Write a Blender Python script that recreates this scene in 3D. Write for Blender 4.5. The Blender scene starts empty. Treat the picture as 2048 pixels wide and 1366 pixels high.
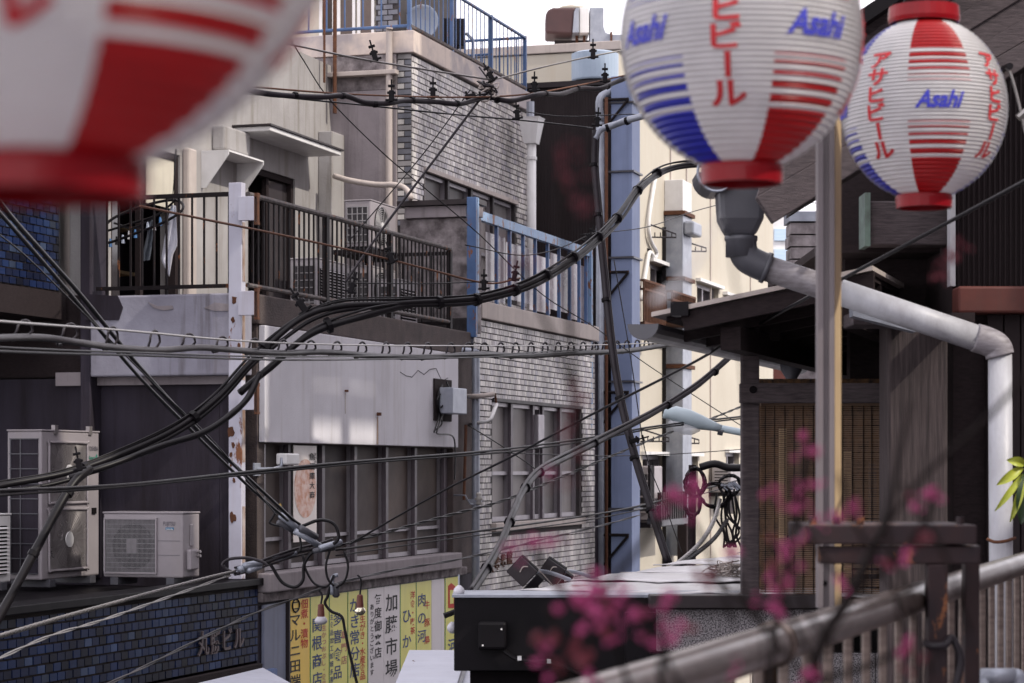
import bpy, bmesh, math, random
from mathutils import Vector, Matrix
random.seed(7)
SC = bpy.context.scene
COL = SC.collection
# ------------------------------------------------------------------ camera, sky, sun, exposure
F, CX, HY, CZ = 4600.0, 1024.0, 937.0, 4.5          # focal length in photo pixels, principal column, horizon row, eye height
cam = bpy.data.cameras.new('camera'); camo = bpy.data.objects.new('camera', cam); COL.objects.link(camo)
camo.location = (0, 0, CZ); camo.rotation_euler = (math.pi/2, 0, 0)
cam.sensor_width = 36; cam.lens = F/2048*36; cam.shift_y = (HY-683)/2048
cam.clip_start = .1; cam.clip_end = 2000
cam.dof.use_dof = True; cam.dof.focus_distance = 14.0; cam.dof.aperture_fstop = 8.3
SC.camera = camo
AL = math.atan(1426/F); SA, CA = math.sin(AL), math.cos(AL)   # the street runs off to the right at this angle
world = bpy.data.worlds.new('World'); SC.world = world; world.use_nodes = True
SUN_EL = math.radians(42)
sdir = Vector((CA*.985 - SA*.17, -SA*.985 - CA*.17, 0)).normalized()     # towards the sun: right of the street, a little behind us
sdir = Vector((sdir.x*math.cos(SUN_EL), sdir.y*math.cos(SUN_EL), math.sin(SUN_EL)))
wn = world.node_tree; wn.nodes.clear()
sk = wn.nodes.new('ShaderNodeTexSky'); sk.sky_type = 'NISHITA'; sk.sun_disc = False
sk.sun_elevation = SUN_EL; sk.sun_rotation = math.atan2(sdir.x, sdir.y)
sk.air_density = 1.0; sk.dust_density = 3.0; sk.ozone_density = 1.0
mxw = wn.nodes.new('ShaderNodeMix'); mxw.data_type = 'RGBA'; mxw.inputs[0].default_value = .88   # thin bright cloud over all of the sky
mxw.inputs[7].default_value = (10.2, 9.75, 10.45, 1)
bg = wn.nodes.new('ShaderNodeBackground'); bg.inputs[1].default_value = .12
wo = wn.nodes.new('ShaderNodeOutputWorld')
wn.links.new(sk.outputs[0], mxw.inputs[6]); wn.links.new(mxw.outputs[2], bg.inputs[0]); wn.links.new(bg.outputs[0], wo.inputs[0])
sl = bpy.data.lights.new('sun', 'SUN'); sl.energy = 2.0; sl.angle = math.radians(.55); sl.color = (1, .93, .82)
so = bpy.data.objects.new('sun', sl); COL.objects.link(so); so.location = (6, -4, 20)
so.rotation_euler = sdir.to_track_quat('Z', 'Y').to_euler()
vs = SC.view_settings; vs.view_transform = 'Standard'; vs.look = 'None'; vs.exposure = 0.72; vs.gamma = 1; vs.use_curve_mapping = False
SC.cycles.use_denoising = True
SC.cycles.max_bounces = 6; SC.cycles.diffuse_bounces = 3; SC.cycles.glossy_bounces = 3; SC.cycles.transmission_bounces = 4
SC.cycles.caustics_reflective = False; SC.cycles.caustics_refractive = False

# ------------------------------------------------------------------ helpers
def P(px, py, Y): return ((px-CX)/F*Y, Y, CZ+(HY-py)/F*Y)
def s2w(p): t, s, z = p; return (SA*t-CA*s, CA*t+SA*s, z)       # street frame: t along the street, s to its left
def w2s(p): return (SA*p[0]+CA*p[1], -CA*p[0]+SA*p[1], p[2])
def idf(p): return tuple(p)
def tS(px, s): k = (px-CX)/F; return s*(CA+SA*k)/(SA-CA*k)
def sT(px, t): k = (px-CX)/F; return t*(SA-CA*k)/(CA+SA*k)
def zS(px, py, s): t = tS(px, s); return CZ+(HY-py)/F*(CA*t+SA*s)
def zT(px, py, t): s = sT(px, t); return CZ+(HY-py)/F*(CA*t+SA*s)
WL = {}      # world position of every object, parents are resolved at the end
ROOTS = []
def thing(name, label, cat, group=None, kind=None):
    o = bpy.data.objects.new(name, None); o.empty_display_size = .1; COL.objects.link(o)
    o['label'] = label; o['category'] = cat
    if group: o['group'] = group
    if kind: o['kind'] = kind
    ROOTS.append(o); WL[o] = Vector((0, 0, 0)); return o
def tag(o, label, cat=None, group=None, kind=None):
    o['label'] = label
    if cat: o['category'] = cat
    if group: o['group'] = group
    if kind: o['kind'] = kind
    return o
def setparent(o, parent):
    if parent is not None: o.parent = parent
class MB:
    def __init__(s, fr=idf): s.v = []; s.f = []; s.m = []; s.fr = fr; s.mi = 0
    def add(s, vs, fs):
        b = len(s.v); s.v += [s.fr(p) for p in vs]
        for f in fs: s.f.append(tuple(b+i for i in f)); s.m.append(s.mi)
        return s
    def box(s, a0, a1, b0, b1, c0, c1):
        a0, a1 = min(a0, a1), max(a0, a1); b0, b1 = min(b0, b1), max(b0, b1); c0, c1 = min(c0, c1), max(c0, c1)
        return s.add([(a0,b0,c0),(a1,b0,c0),(a1,b1,c0),(a0,b1,c0),(a0,b0,c1),(a1,b0,c1),(a1,b1,c1),(a0,b1,c1)],
              [(0,3,2,1),(4,5,6,7),(0,1,5,4),(1,2,6,5),(2,3,7,6),(3,0,4,7)])
    def hexa(s, lo, hi):      # two quads of 3d points
        return s.add(list(lo)+list(hi), [(3,2,1,0),(4,5,6,7),(0,1,5,4),(1,2,6,5),(2,3,7,6),(3,0,4,7)])
    def quad(s, *p): return s.add(p, [tuple(range(len(p)))])
    def prism(s, pts, ax, lo, hi):       # polygon in the two axes other than ax, swept along ax
        n = len(pts)
        def mk(p, w): q = [p[0], p[1]]; q.insert(ax, w); return tuple(q)
        vs = [mk(p, lo) for p in pts]+[mk(p, hi) for p in pts]
        return s.add(vs, [tuple(range(n))[::-1], tuple(range(n, 2*n))]+[(i, (i+1) % n, n+(i+1) % n, n+i) for i in range(n)])
    def tube(s, pts, r, n=8, cap=True):
        pts = [Vector(p) for p in pts]; m = len(pts); rr = r if isinstance(r, (list, tuple)) else [r]*m
        ref = None; vs = []; fs = []
        for i, p in enumerate(pts):
            d = (pts[min(i+1, m-1)]-pts[max(i-1, 0)])
            d = d.normalized() if d.length > 1e-9 else Vector((0, 0, 1))
            if ref is None: ref = Vector((0, 0, 1)) if abs(d.z) < .9 else Vector((1, 0, 0))
            a = ref-d*ref.dot(d); a = a.normalized() if a.length > 1e-6 else d.orthogonal().normalized(); ref = a
            b = d.cross(a)
            for j in range(n):
                w = 2*math.pi*j/n; vs.append(tuple(p+(a*math.cos(w)+b*math.sin(w))*rr[i]))
        for i in range(m-1):
            for j in range(n): fs.append((i*n+j, i*n+(j+1) % n, (i+1)*n+(j+1) % n, (i+1)*n+j))
        if cap: fs += [tuple(range(n))[::-1], tuple((m-1)*n+j for j in range(n))]
        return s.add(vs, fs)
    def lathe(s, prof, c, n=24, ax=2):    # prof (r, height); axis through c
        vs = []; fs = []; m = len(prof)
        for r, h in prof:
            for j in range(n):
                w = 2*math.pi*j/n; q = [r*math.cos(w), r*math.sin(w)]; q.insert(ax, h)
                vs.append((c[0]+q[0], c[1]+q[1], c[2]+q[2]))
        for i in range(m-1):
            for j in range(n): fs.append((i*n+j, i*n+(j+1) % n, (i+1)*n+(j+1) % n, (i+1)*n+j))
        if prof[0][0] > 1e-4: fs.append(tuple(range(n))[::-1])
        if prof[-1][0] > 1e-4: fs.append(tuple((m-1)*n+j for j in range(n)))
        return s.add(vs, fs)
    def disc(s, c, r, ax, h, n=28):
        return s.lathe([(r, 0), (r, h)], c, n, ax)
    def ring(s, c, R, r, ax, n=28, k=5, sq=1.0):
        pts = []
        for i in range(n+1):
            w = 2*math.pi*i/n; q = [R*math.cos(w), R*math.sin(w)*sq]; q.insert(ax, 0); pts.append((c[0]+q[0], c[1]+q[1], c[2]+q[2]))
        return s.tube(pts, r, k, False)
    def build(s, name, mat, parent=None, bevel=0, smooth=False, kind=None, label=None):
        me = bpy.data.meshes.new(name)
        xs = list(zip(*s.v)); c = Vector(((min(xs[0])+max(xs[0]))/2, (min(xs[1])+max(xs[1]))/2, min(xs[2])))
        me.from_pydata([tuple(Vector(p)-c) for p in s.v], [], s.f)
        for m in (mat if isinstance(mat, (list, tuple)) else [mat]): me.materials.append(m)
        if isinstance(mat, (list, tuple)) and len(mat) > 1: me.polygons.foreach_set('material_index', s.m)
        if smooth: me.polygons.foreach_set('use_smooth', [True]*len(me.polygons))
        bm = bmesh.new(); bm.from_mesh(me); bmesh.ops.recalc_face_normals(bm, faces=bm.faces); bm.to_mesh(me); bm.free()
        me.update()
        o = bpy.data.objects.new(name, me); COL.objects.link(o); WL[o] = c
        setparent(o, parent)
        if bevel:
            b = o.modifiers.new('b', 'BEVEL'); b.width = bevel; b.segments = 2; b.limit_method = 'ANGLE'; b.angle_limit = math.radians(40)
        if kind: o['kind'] = kind
        if label: o['label'] = label
        return o
def SB(): return MB(s2w)
def dup(o, delta, parent):
    c = o.copy(); COL.objects.link(c); WL[c] = WL[o]+Vector(delta); c.parent = parent; return c
def finalize():
    bpy.context.view_layer.update()
    def kids(o): return [c for c in WL if c.parent is o]
    chl = {}
    for o in WL:
        if o.parent is not None: chl.setdefault(o.parent, []).append(o)
    def pts(o, acc):
        if o.type == 'MESH':
            bb = [Vector(c)+WL[o] for c in o.bound_box]; acc += bb
        for c in chl.get(o, []): pts(c, acc)
        return acc
    for r in ROOTS:
        a = pts(r, [])
        if not a: continue
        WL[r] = Vector(((min(p.x for p in a)+max(p.x for p in a))/2, (min(p.y for p in a)+max(p.y for p in a))/2, min(p.z for p in a)))
    for o, w in WL.items(): o.location = w-(WL[o.parent] if o.parent is not None else Vector((0, 0, 0)))
def catmull(pts, k=6):
    pts = [Vector(p) for p in pts]; out = []
    for i in range(len(pts)-1):
        p0 = pts[i-1] if i else pts[0]*2-pts[1]; p1 = pts[i]; p2 = pts[i+1]; p3 = pts[i+2] if i+2 < len(pts) else pts[-1]*2-pts[-2]
        for j in range(k):
            u = j/k; out.append(.5*((2*p1)+(p2-p0)*u+(2*p0-5*p1+4*p2-p3)*u*u+(3*p1-p0-3*p2+p3)*u**3))
    out.append(pts[-1]); return out

# ------------------------------------------------------------------ materials
MATS = {}
def pm(name, c1, c2=None, rough=.7, scale=2.5, streak=0, dirt=(.05,.04,.035), bump=0, bscale=60, metal=0, spec=.4, rust=0, rscale=4, aniso=None, contrast=.25, coat=0):
    if name in MATS: return MATS[name]
    m = bpy.data.materials.new(name); m.use_nodes = True; nt = m.node_tree; N = nt.nodes; L = nt.links
    b = N['Principled BSDF']; b.inputs['Roughness'].default_value = rough; b.inputs['Metallic'].default_value = metal
    b.inputs['Specular IOR Level'].default_value = spec
    if coat: b.inputs['Coat Weight'].default_value = coat; b.inputs['Coat Roughness'].default_value = .15
    g = N.new('ShaderNodeNewGeometry')
    def noise(sc, mapsc=None, det=5, ro=.6):
        n = N.new('ShaderNodeTexNoise'); n.inputs['Scale'].default_value = sc; n.inputs['Detail'].default_value = det; n.inputs['Roughness'].default_value = ro
        if mapsc:
            mp = N.new('ShaderNodeMapping'); mp.inputs['Scale'].default_value = mapsc
            L.new(g.outputs['Position'], mp.inputs[0]); L.new(mp.outputs[0], n.inputs[0])
        else: L.new(g.outputs['Position'], n.inputs[0])
        return n.outputs[0]
    def ramp(sock, lo, hi, a=(0,0,0,1), z=(1,1,1,1)):
        r = N.new('ShaderNodeValToRGB'); r.color_ramp.elements[0].position = lo; r.color_ramp.elements[1].position = hi
        r.color_ramp.elements[0].color = a; r.color_ramp.elements[1].color = z; L.new(sock, r.inputs[0]); return r.outputs[0]
    def mix(fac, a, z):
        x = N.new('ShaderNodeMix'); x.data_type = 'RGBA'; L.new(fac, x.inputs[0])
        for i, c in ((6, a), (7, z)):
            if isinstance(c, tuple): x.inputs[i].default_value = c
            else: L.new(c, x.inputs[i])
        return x.outputs[2]
    objvar = name in ('frosted_glass', 'reflection_toned_glass', 'milky_sheet', 'dark_glass')
    c1 = tuple(c1)+(1,); c2 = tuple(c2)+(1,) if c2 else tuple(x*.75 for x in c1[:3])+(1,)
    col = mix(ramp(noise(scale, aniso), .5-contrast, .5+contrast), c1, c2)
    if streak:
        f = ramp(noise(1.0, (9, 9, .55), 6, .65), .52, .78, (0,0,0,1), (streak,)*3+(1,))
        col = mix(f, col, tuple(dirt)+(1,))
    if rust:
        f = ramp(noise(rscale, (1, 1, .45), 6, .7), .62-.3*rust, .66-.3*rust)
        col = mix(f, col, mix(noise(30), (.10,.035,.015,1), (.26,.10,.04,1)))
    if objvar:
        oi = N.new('ShaderNodeObjectInfo'); mv = N.new('ShaderNodeMapRange'); mv.inputs[3].default_value = .5; mv.inputs[4].default_value = 1.35; L.new(oi.outputs['Random'], mv.inputs[0])
        xm = N.new('ShaderNodeMix'); xm.data_type = 'RGBA'; xm.blend_type = 'MULTIPLY'; xm.inputs[0].default_value = 1; L.new(col, xm.inputs[6]); L.new(mv.outputs[0], xm.inputs[7]); col = xm.outputs[2]
    L.new(col, b.inputs['Base Color'])
    rr = N.new('ShaderNodeMapRange'); rr.inputs[3].default_value = max(.03, rough-.12); rr.inputs[4].default_value = min(1, rough+.12)
    L.new(noise(7), rr.inputs[0]); L.new(rr.outputs[0], b.inputs['Roughness'])
    if bump:
        bp = N.new('ShaderNodeBump'); bp.inputs['Strength'].default_value = bump; bp.inputs['Distance'].default_value = .01
        L.new(noise(bscale, aniso), bp.inputs['Height']); L.new(bp.outputs[0], b.inputs['Normal'])
    MATS[name] = m; return m
def flat(name, c, rough=.5, metal=0, spec=.4):
    return pm(name, c, tuple(x*.86 for x in c), rough, 9, metal=metal, spec=spec)
def tilemat(name, cols, rough=.35):
    m = bpy.data.materials.new(name); m.use_nodes = True; nt = m.node_tree; N = nt.nodes; L = nt.links; b = N['Principled BSDF']
    oi = N.new('ShaderNodeObjectInfo'); g = N.new('ShaderNodeNewGeometry')
    a = N.new('ShaderNodeMath'); a.operation = 'ADD'; L.new(oi.outputs['Random'], a.inputs[0]); L.new(g.outputs['Random Per Island'], a.inputs[1])
    fr = N.new('ShaderNodeMath'); fr.operation = 'FRACT'; L.new(a.outputs[0], fr.inputs[0])
    r = N.new('ShaderNodeValToRGB'); cr = r.color_ramp; cr.interpolation = 'LINEAR'
    while len(cr.elements) < len(cols): cr.elements.new(.5)
    for i, c in enumerate(cols): cr.elements[i].position = c[0]; cr.elements[i].color = tuple(c[1])+(1,)
    L.new(fr.outputs[0], r.inputs[0])
    n = N.new('ShaderNodeTexNoise'); n.inputs['Scale'].default_value = 1.3; n.inputs['Detail'].default_value = 6
    mp = N.new('ShaderNodeMapping'); mp.inputs['Scale'].default_value = (3, 3, .8); L.new(g.outputs['Position'], mp.inputs[0]); L.new(mp.outputs[0], n.inputs[0])
    mr = N.new('ShaderNodeMapRange'); mr.inputs[1].default_value = .3; mr.inputs[2].default_value = .7; mr.inputs[3].default_value = .5; mr.inputs[4].default_value = 1.15
    L.new(n.outputs[0], mr.inputs[0])
    x = N.new('ShaderNodeMix'); x.data_type = 'RGBA'; x.blend_type = 'MULTIPLY'; x.inputs[0].default_value = 1
    L.new(r.outputs[0], x.inputs[6]); L.new(mr.outputs[0], x.inputs[7]); L.new(x.outputs[2], b.inputs['Base Color'])
    b.inputs['Roughness'].default_value = rough; b.inputs['Specular IOR Level'].default_value = .15; MATS[name] = m; return m
def lanternmat(name, c, tr=.35):
    m = bpy.data.materials.new(name); m.use_nodes = True; nt = m.node_tree; N = nt.nodes; L = nt.links; N.remove(N['Principled BSDF'])
    g = N.new('ShaderNodeNewGeometry'); n = N.new('ShaderNodeTexNoise'); n.inputs['Scale'].default_value = 14; n.inputs['Detail'].default_value = 6; L.new(g.outputs['Position'], n.inputs[0])
    mr = N.new('ShaderNodeMapRange'); mr.inputs[1].default_value = .35; mr.inputs[2].default_value = .7; mr.inputs[3].default_value = .85; mr.inputs[4].default_value = 1.0; L.new(n.outputs[0], mr.inputs[0])
    x = N.new('ShaderNodeMix'); x.data_type = 'RGBA'; x.blend_type = 'MULTIPLY'; x.inputs[0].default_value = 1; x.inputs[6].default_value = tuple(c)+(1,); L.new(mr.outputs[0], x.inputs[7]); mr.inputs[3].default_value = .86
    d = N.new('ShaderNodeBsdfDiffuse'); t = N.new('ShaderNodeBsdfTranslucent'); gl = N.new('ShaderNodeBsdfGlossy'); gl.inputs['Roughness'].default_value = .3
    for q in (d, t): L.new(x.outputs[2], q.inputs['Color'])
    m1 = N.new('ShaderNodeMixShader'); m1.inputs[0].default_value = tr; L.new(d.outputs[0], m1.inputs[1]); L.new(t.outputs[0], m1.inputs[2])
    fr = N.new('ShaderNodeFresnel'); fr.inputs[0].default_value = 1.4
    m2 = N.new('ShaderNodeMixShader'); L.new(fr.outputs[0], m2.inputs[0]); L.new(m1.outputs[0], m2.inputs[1]); L.new(gl.outputs[0], m2.inputs[2])
    L.new(m2.outputs[0], N['Material Output'].inputs[0]); MATS[name] = m; return m
def glassmat(name, tint, rough=.08, alpha=.35):
    m = bpy.data.materials.new(name); m.use_nodes = True; b = m.node_tree.nodes['Principled BSDF']
    b.inputs['Base Color'].default_value = tuple(tint)+(1,); b.inputs['Roughness'].default_value = rough; b.inputs['Alpha'].default_value = alpha
    b.inputs['Specular IOR Level'].default_value = .7; MATS[name] = m; return m
M_tile = tilemat('grey_tile', [(0,(.32,.285,.29)),(.15,(.52,.48,.46)),(.3,(.68,.645,.60)),(.45,(.42,.385,.40)),(.6,(.62,.58,.54)),(.75,(.38,.355,.39)),(.88,(.58,.54,.51)),(1,(.78,.745,.70))], .4)
M_qw = tilemat('white_tile', [(0,(.62,.60,.57)),(1,(.74,.71,.68))], .4)
M_quoin = tilemat('quoin_tile', [(0,(.15,.155,.18)),(.45,(.20,.205,.24)),(.7,(.24,.24,.27)),(.8,(.44,.42,.41)),(1,(.36,.345,.345))])
M_blue = tilemat('blue_tile', [(0,(.004,.005,.014)),(.3,(.006,.011,.040)),(.6,(.009,.021,.078)),(.86,(.017,.038,.115)),(.93,(.07,.105,.20)),(1,(.018,.026,.045))], .5)
M_grout = pm('grout', (.06,.05,.05), (.03,.028,.03), .9, 6)
M_browngrout = pm('brown_grout', (.035,.022,.016), (.012,.011,.012), .9, 4)
M_brown = pm('brown_roughcast', (.10,.076,.07), (.050,.038,.038), .95, 5, .5, bump=1, bscale=70)
M_panel = pm('white_render', (.66,.645,.685), (.52,.505,.54), .85, 1.3, .5, (.32,.285,.25), bump=.35, bscale=110)
M_blwhite = pm('bluish_plaster', (.35,.345,.41), (.19,.18,.215), .85, 1.9, .8, (.08,.065,.06), bump=.3, bscale=30)
M_cream = pm('cream_wall', (.52,.48,.405), (.46,.42,.35), .85, 1.0, .25, (.42,.31,.20), bump=.15, bscale=30)
M_oldwhite = pm('stained_white_wall', (.40,.385,.38), (.26,.245,.24), .85, 1.4, .85, (.13,.105,.075), bump=.3, bscale=45)
M_greycon = pm('grey_concrete', (.31,.275,.285), (.20,.175,.185), .9, 1.6, .55, (.06,.05,.05), bump=.4, bscale=25)
M_spall = pm('spalled_concrete', (.31,.275,.28), (.10,.085,.087), .95, 7, .4, bump=.8, bscale=16, contrast=.14)
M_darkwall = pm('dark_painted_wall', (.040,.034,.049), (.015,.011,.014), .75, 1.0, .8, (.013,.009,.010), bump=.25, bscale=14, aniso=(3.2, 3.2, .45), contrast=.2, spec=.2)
M_beige = pm('beige_coping', (.50,.44,.40), (.36,.31,.29), .8, 2.5, .35, (.13,.11,.10))
M_black = pm('black_metal', (.007,.0055,.0075), (.004,.0035,.0045), .5, 3, spec=.12)
M_blackpl = pm('black_cable', (.009,.007,.009), (.005,.0045,.0055), .42, 8, spec=.22)
M_grayc = pm('grey_cable', (.030,.025,.030), (.016,.013,.016), .45, 10, spec=.22)
M_steel = pm('galvanised_strand', (.33,.31,.30), (.20,.19,.18), .35, 40, metal=.8)
M_rustwire = pm('rusty_wire', (.16,.07,.04), (.09,.045,.03), .8, 40)
M_railblk = pm('black_railing', (.009,.007,.008), (.015,.011,.012), .6, 14, rust=.03, rscale=14, spec=.15)
M_railold = pm('worn_rail_top', (.15,.13,.125), (.03,.024,.024), .8, 26, rust=.1, rscale=18)
M_bluepaint = pm('blue_paint', (.07,.135,.28), (.045,.085,.19), .5, 6, .3, rust=.12, rscale=12)
M_lightblue = pm('pale_blue_paint', (.22,.34,.52), (.17,.27,.42), .5, 5, .3, rust=.2, rscale=9)
M_duct = pm('blue_grey_duct', (.24,.295,.46), (.18,.225,.36), .6, 1.5, .35, (.07,.08,.12))
M_colwhite = pm('white_column_paint', (.50,.50,.58), (.42,.41,.48), .6, 4, .3, (.22,.13,.08), rust=.1, rscale=5)
M_parapet = pm('peeling_parapet', (.60,.505,.44), (.36,.32,.32), .8, 1.5, .3, (.16,.13,.12), contrast=.07)
M_rust = pm('rust', (.06,.024,.015), (.12,.048,.022), .9, 18, bump=.5, bscale=60)
M_acw = pm('cream_casing', (.33,.30,.315), (.27,.245,.26), .45, 3, .3, (.25,.22,.18))
M_acg = pm('grey_white_casing', (.36,.335,.35), (.30,.275,.29), .5, 2, .45, (.16,.13,.12))
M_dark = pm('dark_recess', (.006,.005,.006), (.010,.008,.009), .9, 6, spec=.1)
M_fin = pm('heat_fins', (.07,.065,.07), (.04,.036,.04), .5, 20, metal=.4)
M_grill = pm('grille_wire', (.36,.35,.36), (.26,.25,.26), .4, 20)
M_silver = pm('fan_guard', (.34,.31,.31), (.24,.22,.22), .35, 12, metal=.5)
M_fanface = pm('fan_face', (.46,.43,.43), (.36,.33,.33), .3, 12, metal=.75)
_b = M_fanface.node_tree.nodes['Principled BSDF']; _b.inputs['Anisotropic'].default_value = .92
_t = M_fanface.node_tree.nodes.new('ShaderNodeTangent'); _t.direction_type = 'RADIAL'; _t.axis = 'X'; M_fanface.node_tree.links.new(_t.outputs[0], _b.inputs['Tangent'])
M_alu = pm('aluminium_frame', (.30,.28,.30), (.22,.20,.22), .4, 5, .3, metal=.5)
M_dkframe = pm('dark_window_frame', (.040,.032,.034), (.022,.018,.02), .5, 6, spec=.2)
M_mull = pm('brown_grey_mullion', (.12,.10,.115), (.085,.07,.08), .45, 6, spec=.3)
M_frost = pm('frosted_glass', (.135,.108,.094), (.062,.051,.052), .55, .9, aniso=(1, 1, .9), spec=.08, contrast=.16)
M_frost2 = pm('reflection_toned_glass', (.23,.21,.20), (.12,.11,.115), .4, 1.1, aniso=(2, 2, .5), spec=.12, contrast=.2)  # reflection on the panes is put into this paler base colour
M_glassdk = pm('dark_glass', (.075,.066,.07), (.03,.026,.03), .08, 1.3, spec=.5)
M_white = pm('white_paint', (.72,.71,.71), (.60,.59,.58), .5, 5, .25, (.28,.25,.22))
M_pvc = pm('grey_pvc', (.085,.085,.10), (.06,.06,.07), .4, 4, .2, (.12,.10,.09))
M_pvcw = pm('white_pvc_pipe', (.45,.455,.485), (.31,.305,.325), .45, 6, .6, (.16,.13,.12), aniso=(3, 3, 1.2), bump=.15, bscale=20)
M_pvcd = pm('mottled_grey_pipe', (.30,.28,.30), (.13,.115,.12), .5, 9, .4, aniso=(2, 2, 9))  # darker mottled grey for the first sloping stretch and the lower elbow
M_wood = pm('weathered_wood', (.105,.083,.086), (.036,.028,.031), .85, 5, aniso=(3, 3, 26), bump=.5, bscale=12)
M_woodv = pm('weathered_post', (.080,.060,.060), (.018,.013,.014), .85, 4, aniso=(22, 22, 1.1), bump=.6, bscale=5)
M_darkwood = pm('dark_timber', (.034,.025,.026), (.018,.0135,.0145), .85, spec=.12, scale=8, aniso=(4, 4, 14), bump=.3)
M_unused = pm('dark_timber_old', (.035,.027,.026), (.018,.014,.015), .8, 8, aniso=(4, 4, 14), bump=.3)
M_brownsheet = pm('dark_brown_sheet', (.023,.0155,.0165), (.014,.0095,.0105), .6, 2, .5, (.028,.022,.022), spec=.18)
M_redsheet = pm('red_brown_flashing', (.115,.026,.018), (.065,.017,.013), .6, 6, .4)
M_copper = pm('verdigris', (.10,.15,.13), (.05,.06,.055), .7, 18)
M_tin = pm('tin_roof', (.60,.59,.60), (.42,.40,.40), .38, 2.2, metal=.35, rust=.05, rscale=2.5)
M_bamboo = pm('bamboo_slat', (.29,.19,.125), (.13,.082,.056), .7, 18, aniso=(2.5, 2.5, 60))
M_granite = pm('speckled_granite', (.30,.28,.29), (.035,.03,.035), .7, 170, contrast=.06)
M_pole = pm('grey_steel_pole', (.19,.165,.17), (.135,.115,.12), .5, 4, .2)
M_tan = pm('tan_strip', (.48,.35,.20), (.36,.26,.15), .6, 6)
M_bambr = pm('handrail_metal', (.24,.19,.165), (.105,.08,.068), .34, 7, metal=.7, aniso=(3, 1, 14), coat=.3)
M_redrust = pm('rusty_frame', (.014,.009,.012), (.03,.013,.013), .6, 16, rust=.13, rscale=16, spec=.3)
M_pink = pm('pink_petal', (.54,.085,.25), (.36,.045,.15), .6, 60)
M_dred = pm('dark_red_petal', (.20,.028,.045), (.12,.018,.03), .6, 60)
M_stem = pm('flower_stem', (.013,.009,.009), (.008,.006,.005), .8, 40, spec=.08)
M_leafy = pm('yellow_green_leaf', (.42,.44,.05), (.28,.33,.04), .45, 50)
M_leafd = pm('dark_green_leaf', (.03,.055,.02), (.02,.04,.018), .4, 50)
M_lw = lanternmat('lantern_white', (.92,.90,.90), .5); M_lr = lanternmat('lantern_red', (.46,.007,.010), .35); M_lb = lanternmat('lantern_blue', (.026,.030,.42), .35)
M_lring = lanternmat('lantern_ring_red', (.34,.005,.012), .3)
M_ink = flat('black_ink', (.015,.014,.016), .7); M_red = flat('red_ink', (.55,.05,.03), .7); M_bluei = flat('blue_ink', (.05,.08,.20), .7); M_pinki = flat('faded_red_ink', (.50,.20,.16), .7)
M_lredi = flat('lantern_red_ink', (.45,.012,.018), .6); M_lbluei = flat('lantern_blue_ink', (.035,.04,.40), .6)
M_yel = pm('yellow_board', (.88,.60,.09), (.80,.54,.08), .45, 1.5, .2, (.4,.3,.1)); M_ygr = pm('yellow_green_board', (.78,.74,.20), (.70,.66,.16), .45, 1.5, .2, (.3,.28,.1))
M_wboard = pm('white_board', (.74,.69,.70), (.66,.62,.63), .45, 1.5, .3, (.3,.26,.24)); M_green = flat('green_edge', (.05,.25,.08))
M_bgdoor = pm('blue_grey_door', (.19,.21,.29), (.14,.155,.21), .6, 2, .35)
M_asph = pm('asphalt', (.05,.05,.052), (.038,.038,.04), .9, 30, bump=.4)
M_lampb = pm('street_lamp_paint', (.44,.52,.56), (.38,.46,.50), .4, 8)
M_clearlens = glassmat('lamp_lens', (.8,.82,.85), .1, .55)
M_sheet = pm('milky_sheet', (.50,.43,.43), (.30,.27,.30), .25, 1.2, aniso=(3, 3, 1), spec=.6)
M_tealed = flat('teal_print', (.03,.22,.16)); M_greyed = flat('grey_print', (.14,.13,.15)); M_bluelab = flat('blue_print', (.04,.17,.30))
M_cloth = pm('white_cloth', (.70,.70,.76), (.60,.60,.66), .9, 8); M_grayc2 = pm('grey_cloth', (.13,.15,.18), (.09,.10,.12), .9, 8)
M_ivory = pm('corrugated_screen', (.68,.64,.54), (.58,.54,.45), .5, 3, .2)
M_peach = pm('food_print', (.60,.24,.12), (.78,.55,.45), .4, 16, contrast=.1); M_poster = flat('poster_paper', (.86,.78,.72), .35)
M_metalB = pm('brown_hood', (.075,.035,.035), (.05,.026,.028), .6, 3); M_galv = pm('galvanised_sheet', (.36,.38,.43), (.24,.26,.31), .45, 8, .3, metal=.4)
M_letter = flat('cast_letters', (.10,.075,.08), .5, .3)
M_bulbr = pm('bulb_socket', (.16,.045,.03), (.10,.03,.022), .5, 30); M_bulbw = pm('bulb_glass', (.55,.54,.58), (.45,.44,.48), .25, 10)
M_mirror = pm('mirrored_bulb', (.75,.7,.55), (.6,.55,.42), .12, 20, metal=.9)
M_fargl = pm('far_glass', (.42,.56,.70), (.55,.66,.78), .2, 6, aniso=(.2, .2, 3))
M_ceram = pm('porcelain', (.45,.43,.40), (.34,.32,.30), .3, 20)
# ------------------------------------------------------------------ lettering
GL = {}
def load_glyphs(chars, bold=.0):
    obs = []
    for ch in chars:
        cu = bpy.data.curves.new('g', 'FONT'); cu.body = ch; cu.size = 1; cu.align_x = 'CENTER'; cu.offset = bold; cu.resolution_u = 3
        o = bpy.data.objects.new('g', cu); COL.objects.link(o); obs.append((ch, o))
    bpy.context.view_layer.update(); dg = bpy.context.evaluated_depsgraph_get()
    for ch, o in obs:
        e = o.evaluated_get(dg); me = e.to_mesh()
        GL[ch] = ([(v.co.x, v.co.y) for v in me.vertices], [tuple(p.vertices) for p in me.polygons]); e.to_mesh_clear()
    for ch, o in obs: cu = o.data; bpy.data.objects.remove(o); bpy.data.curves.remove(cu)
def gcentred(ch):
    v, f = GL[ch]
    if not v: return v, f
    x = [p[0] for p in v]; y = [p[1] for p in v]
    if len(ch) == 1: mx, my = (min(x)+max(x))/2, .36
    else: mx, my = (min(x)+max(x))/2, .36
    return [(a-mx, b-my) for a, b in v], f
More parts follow.
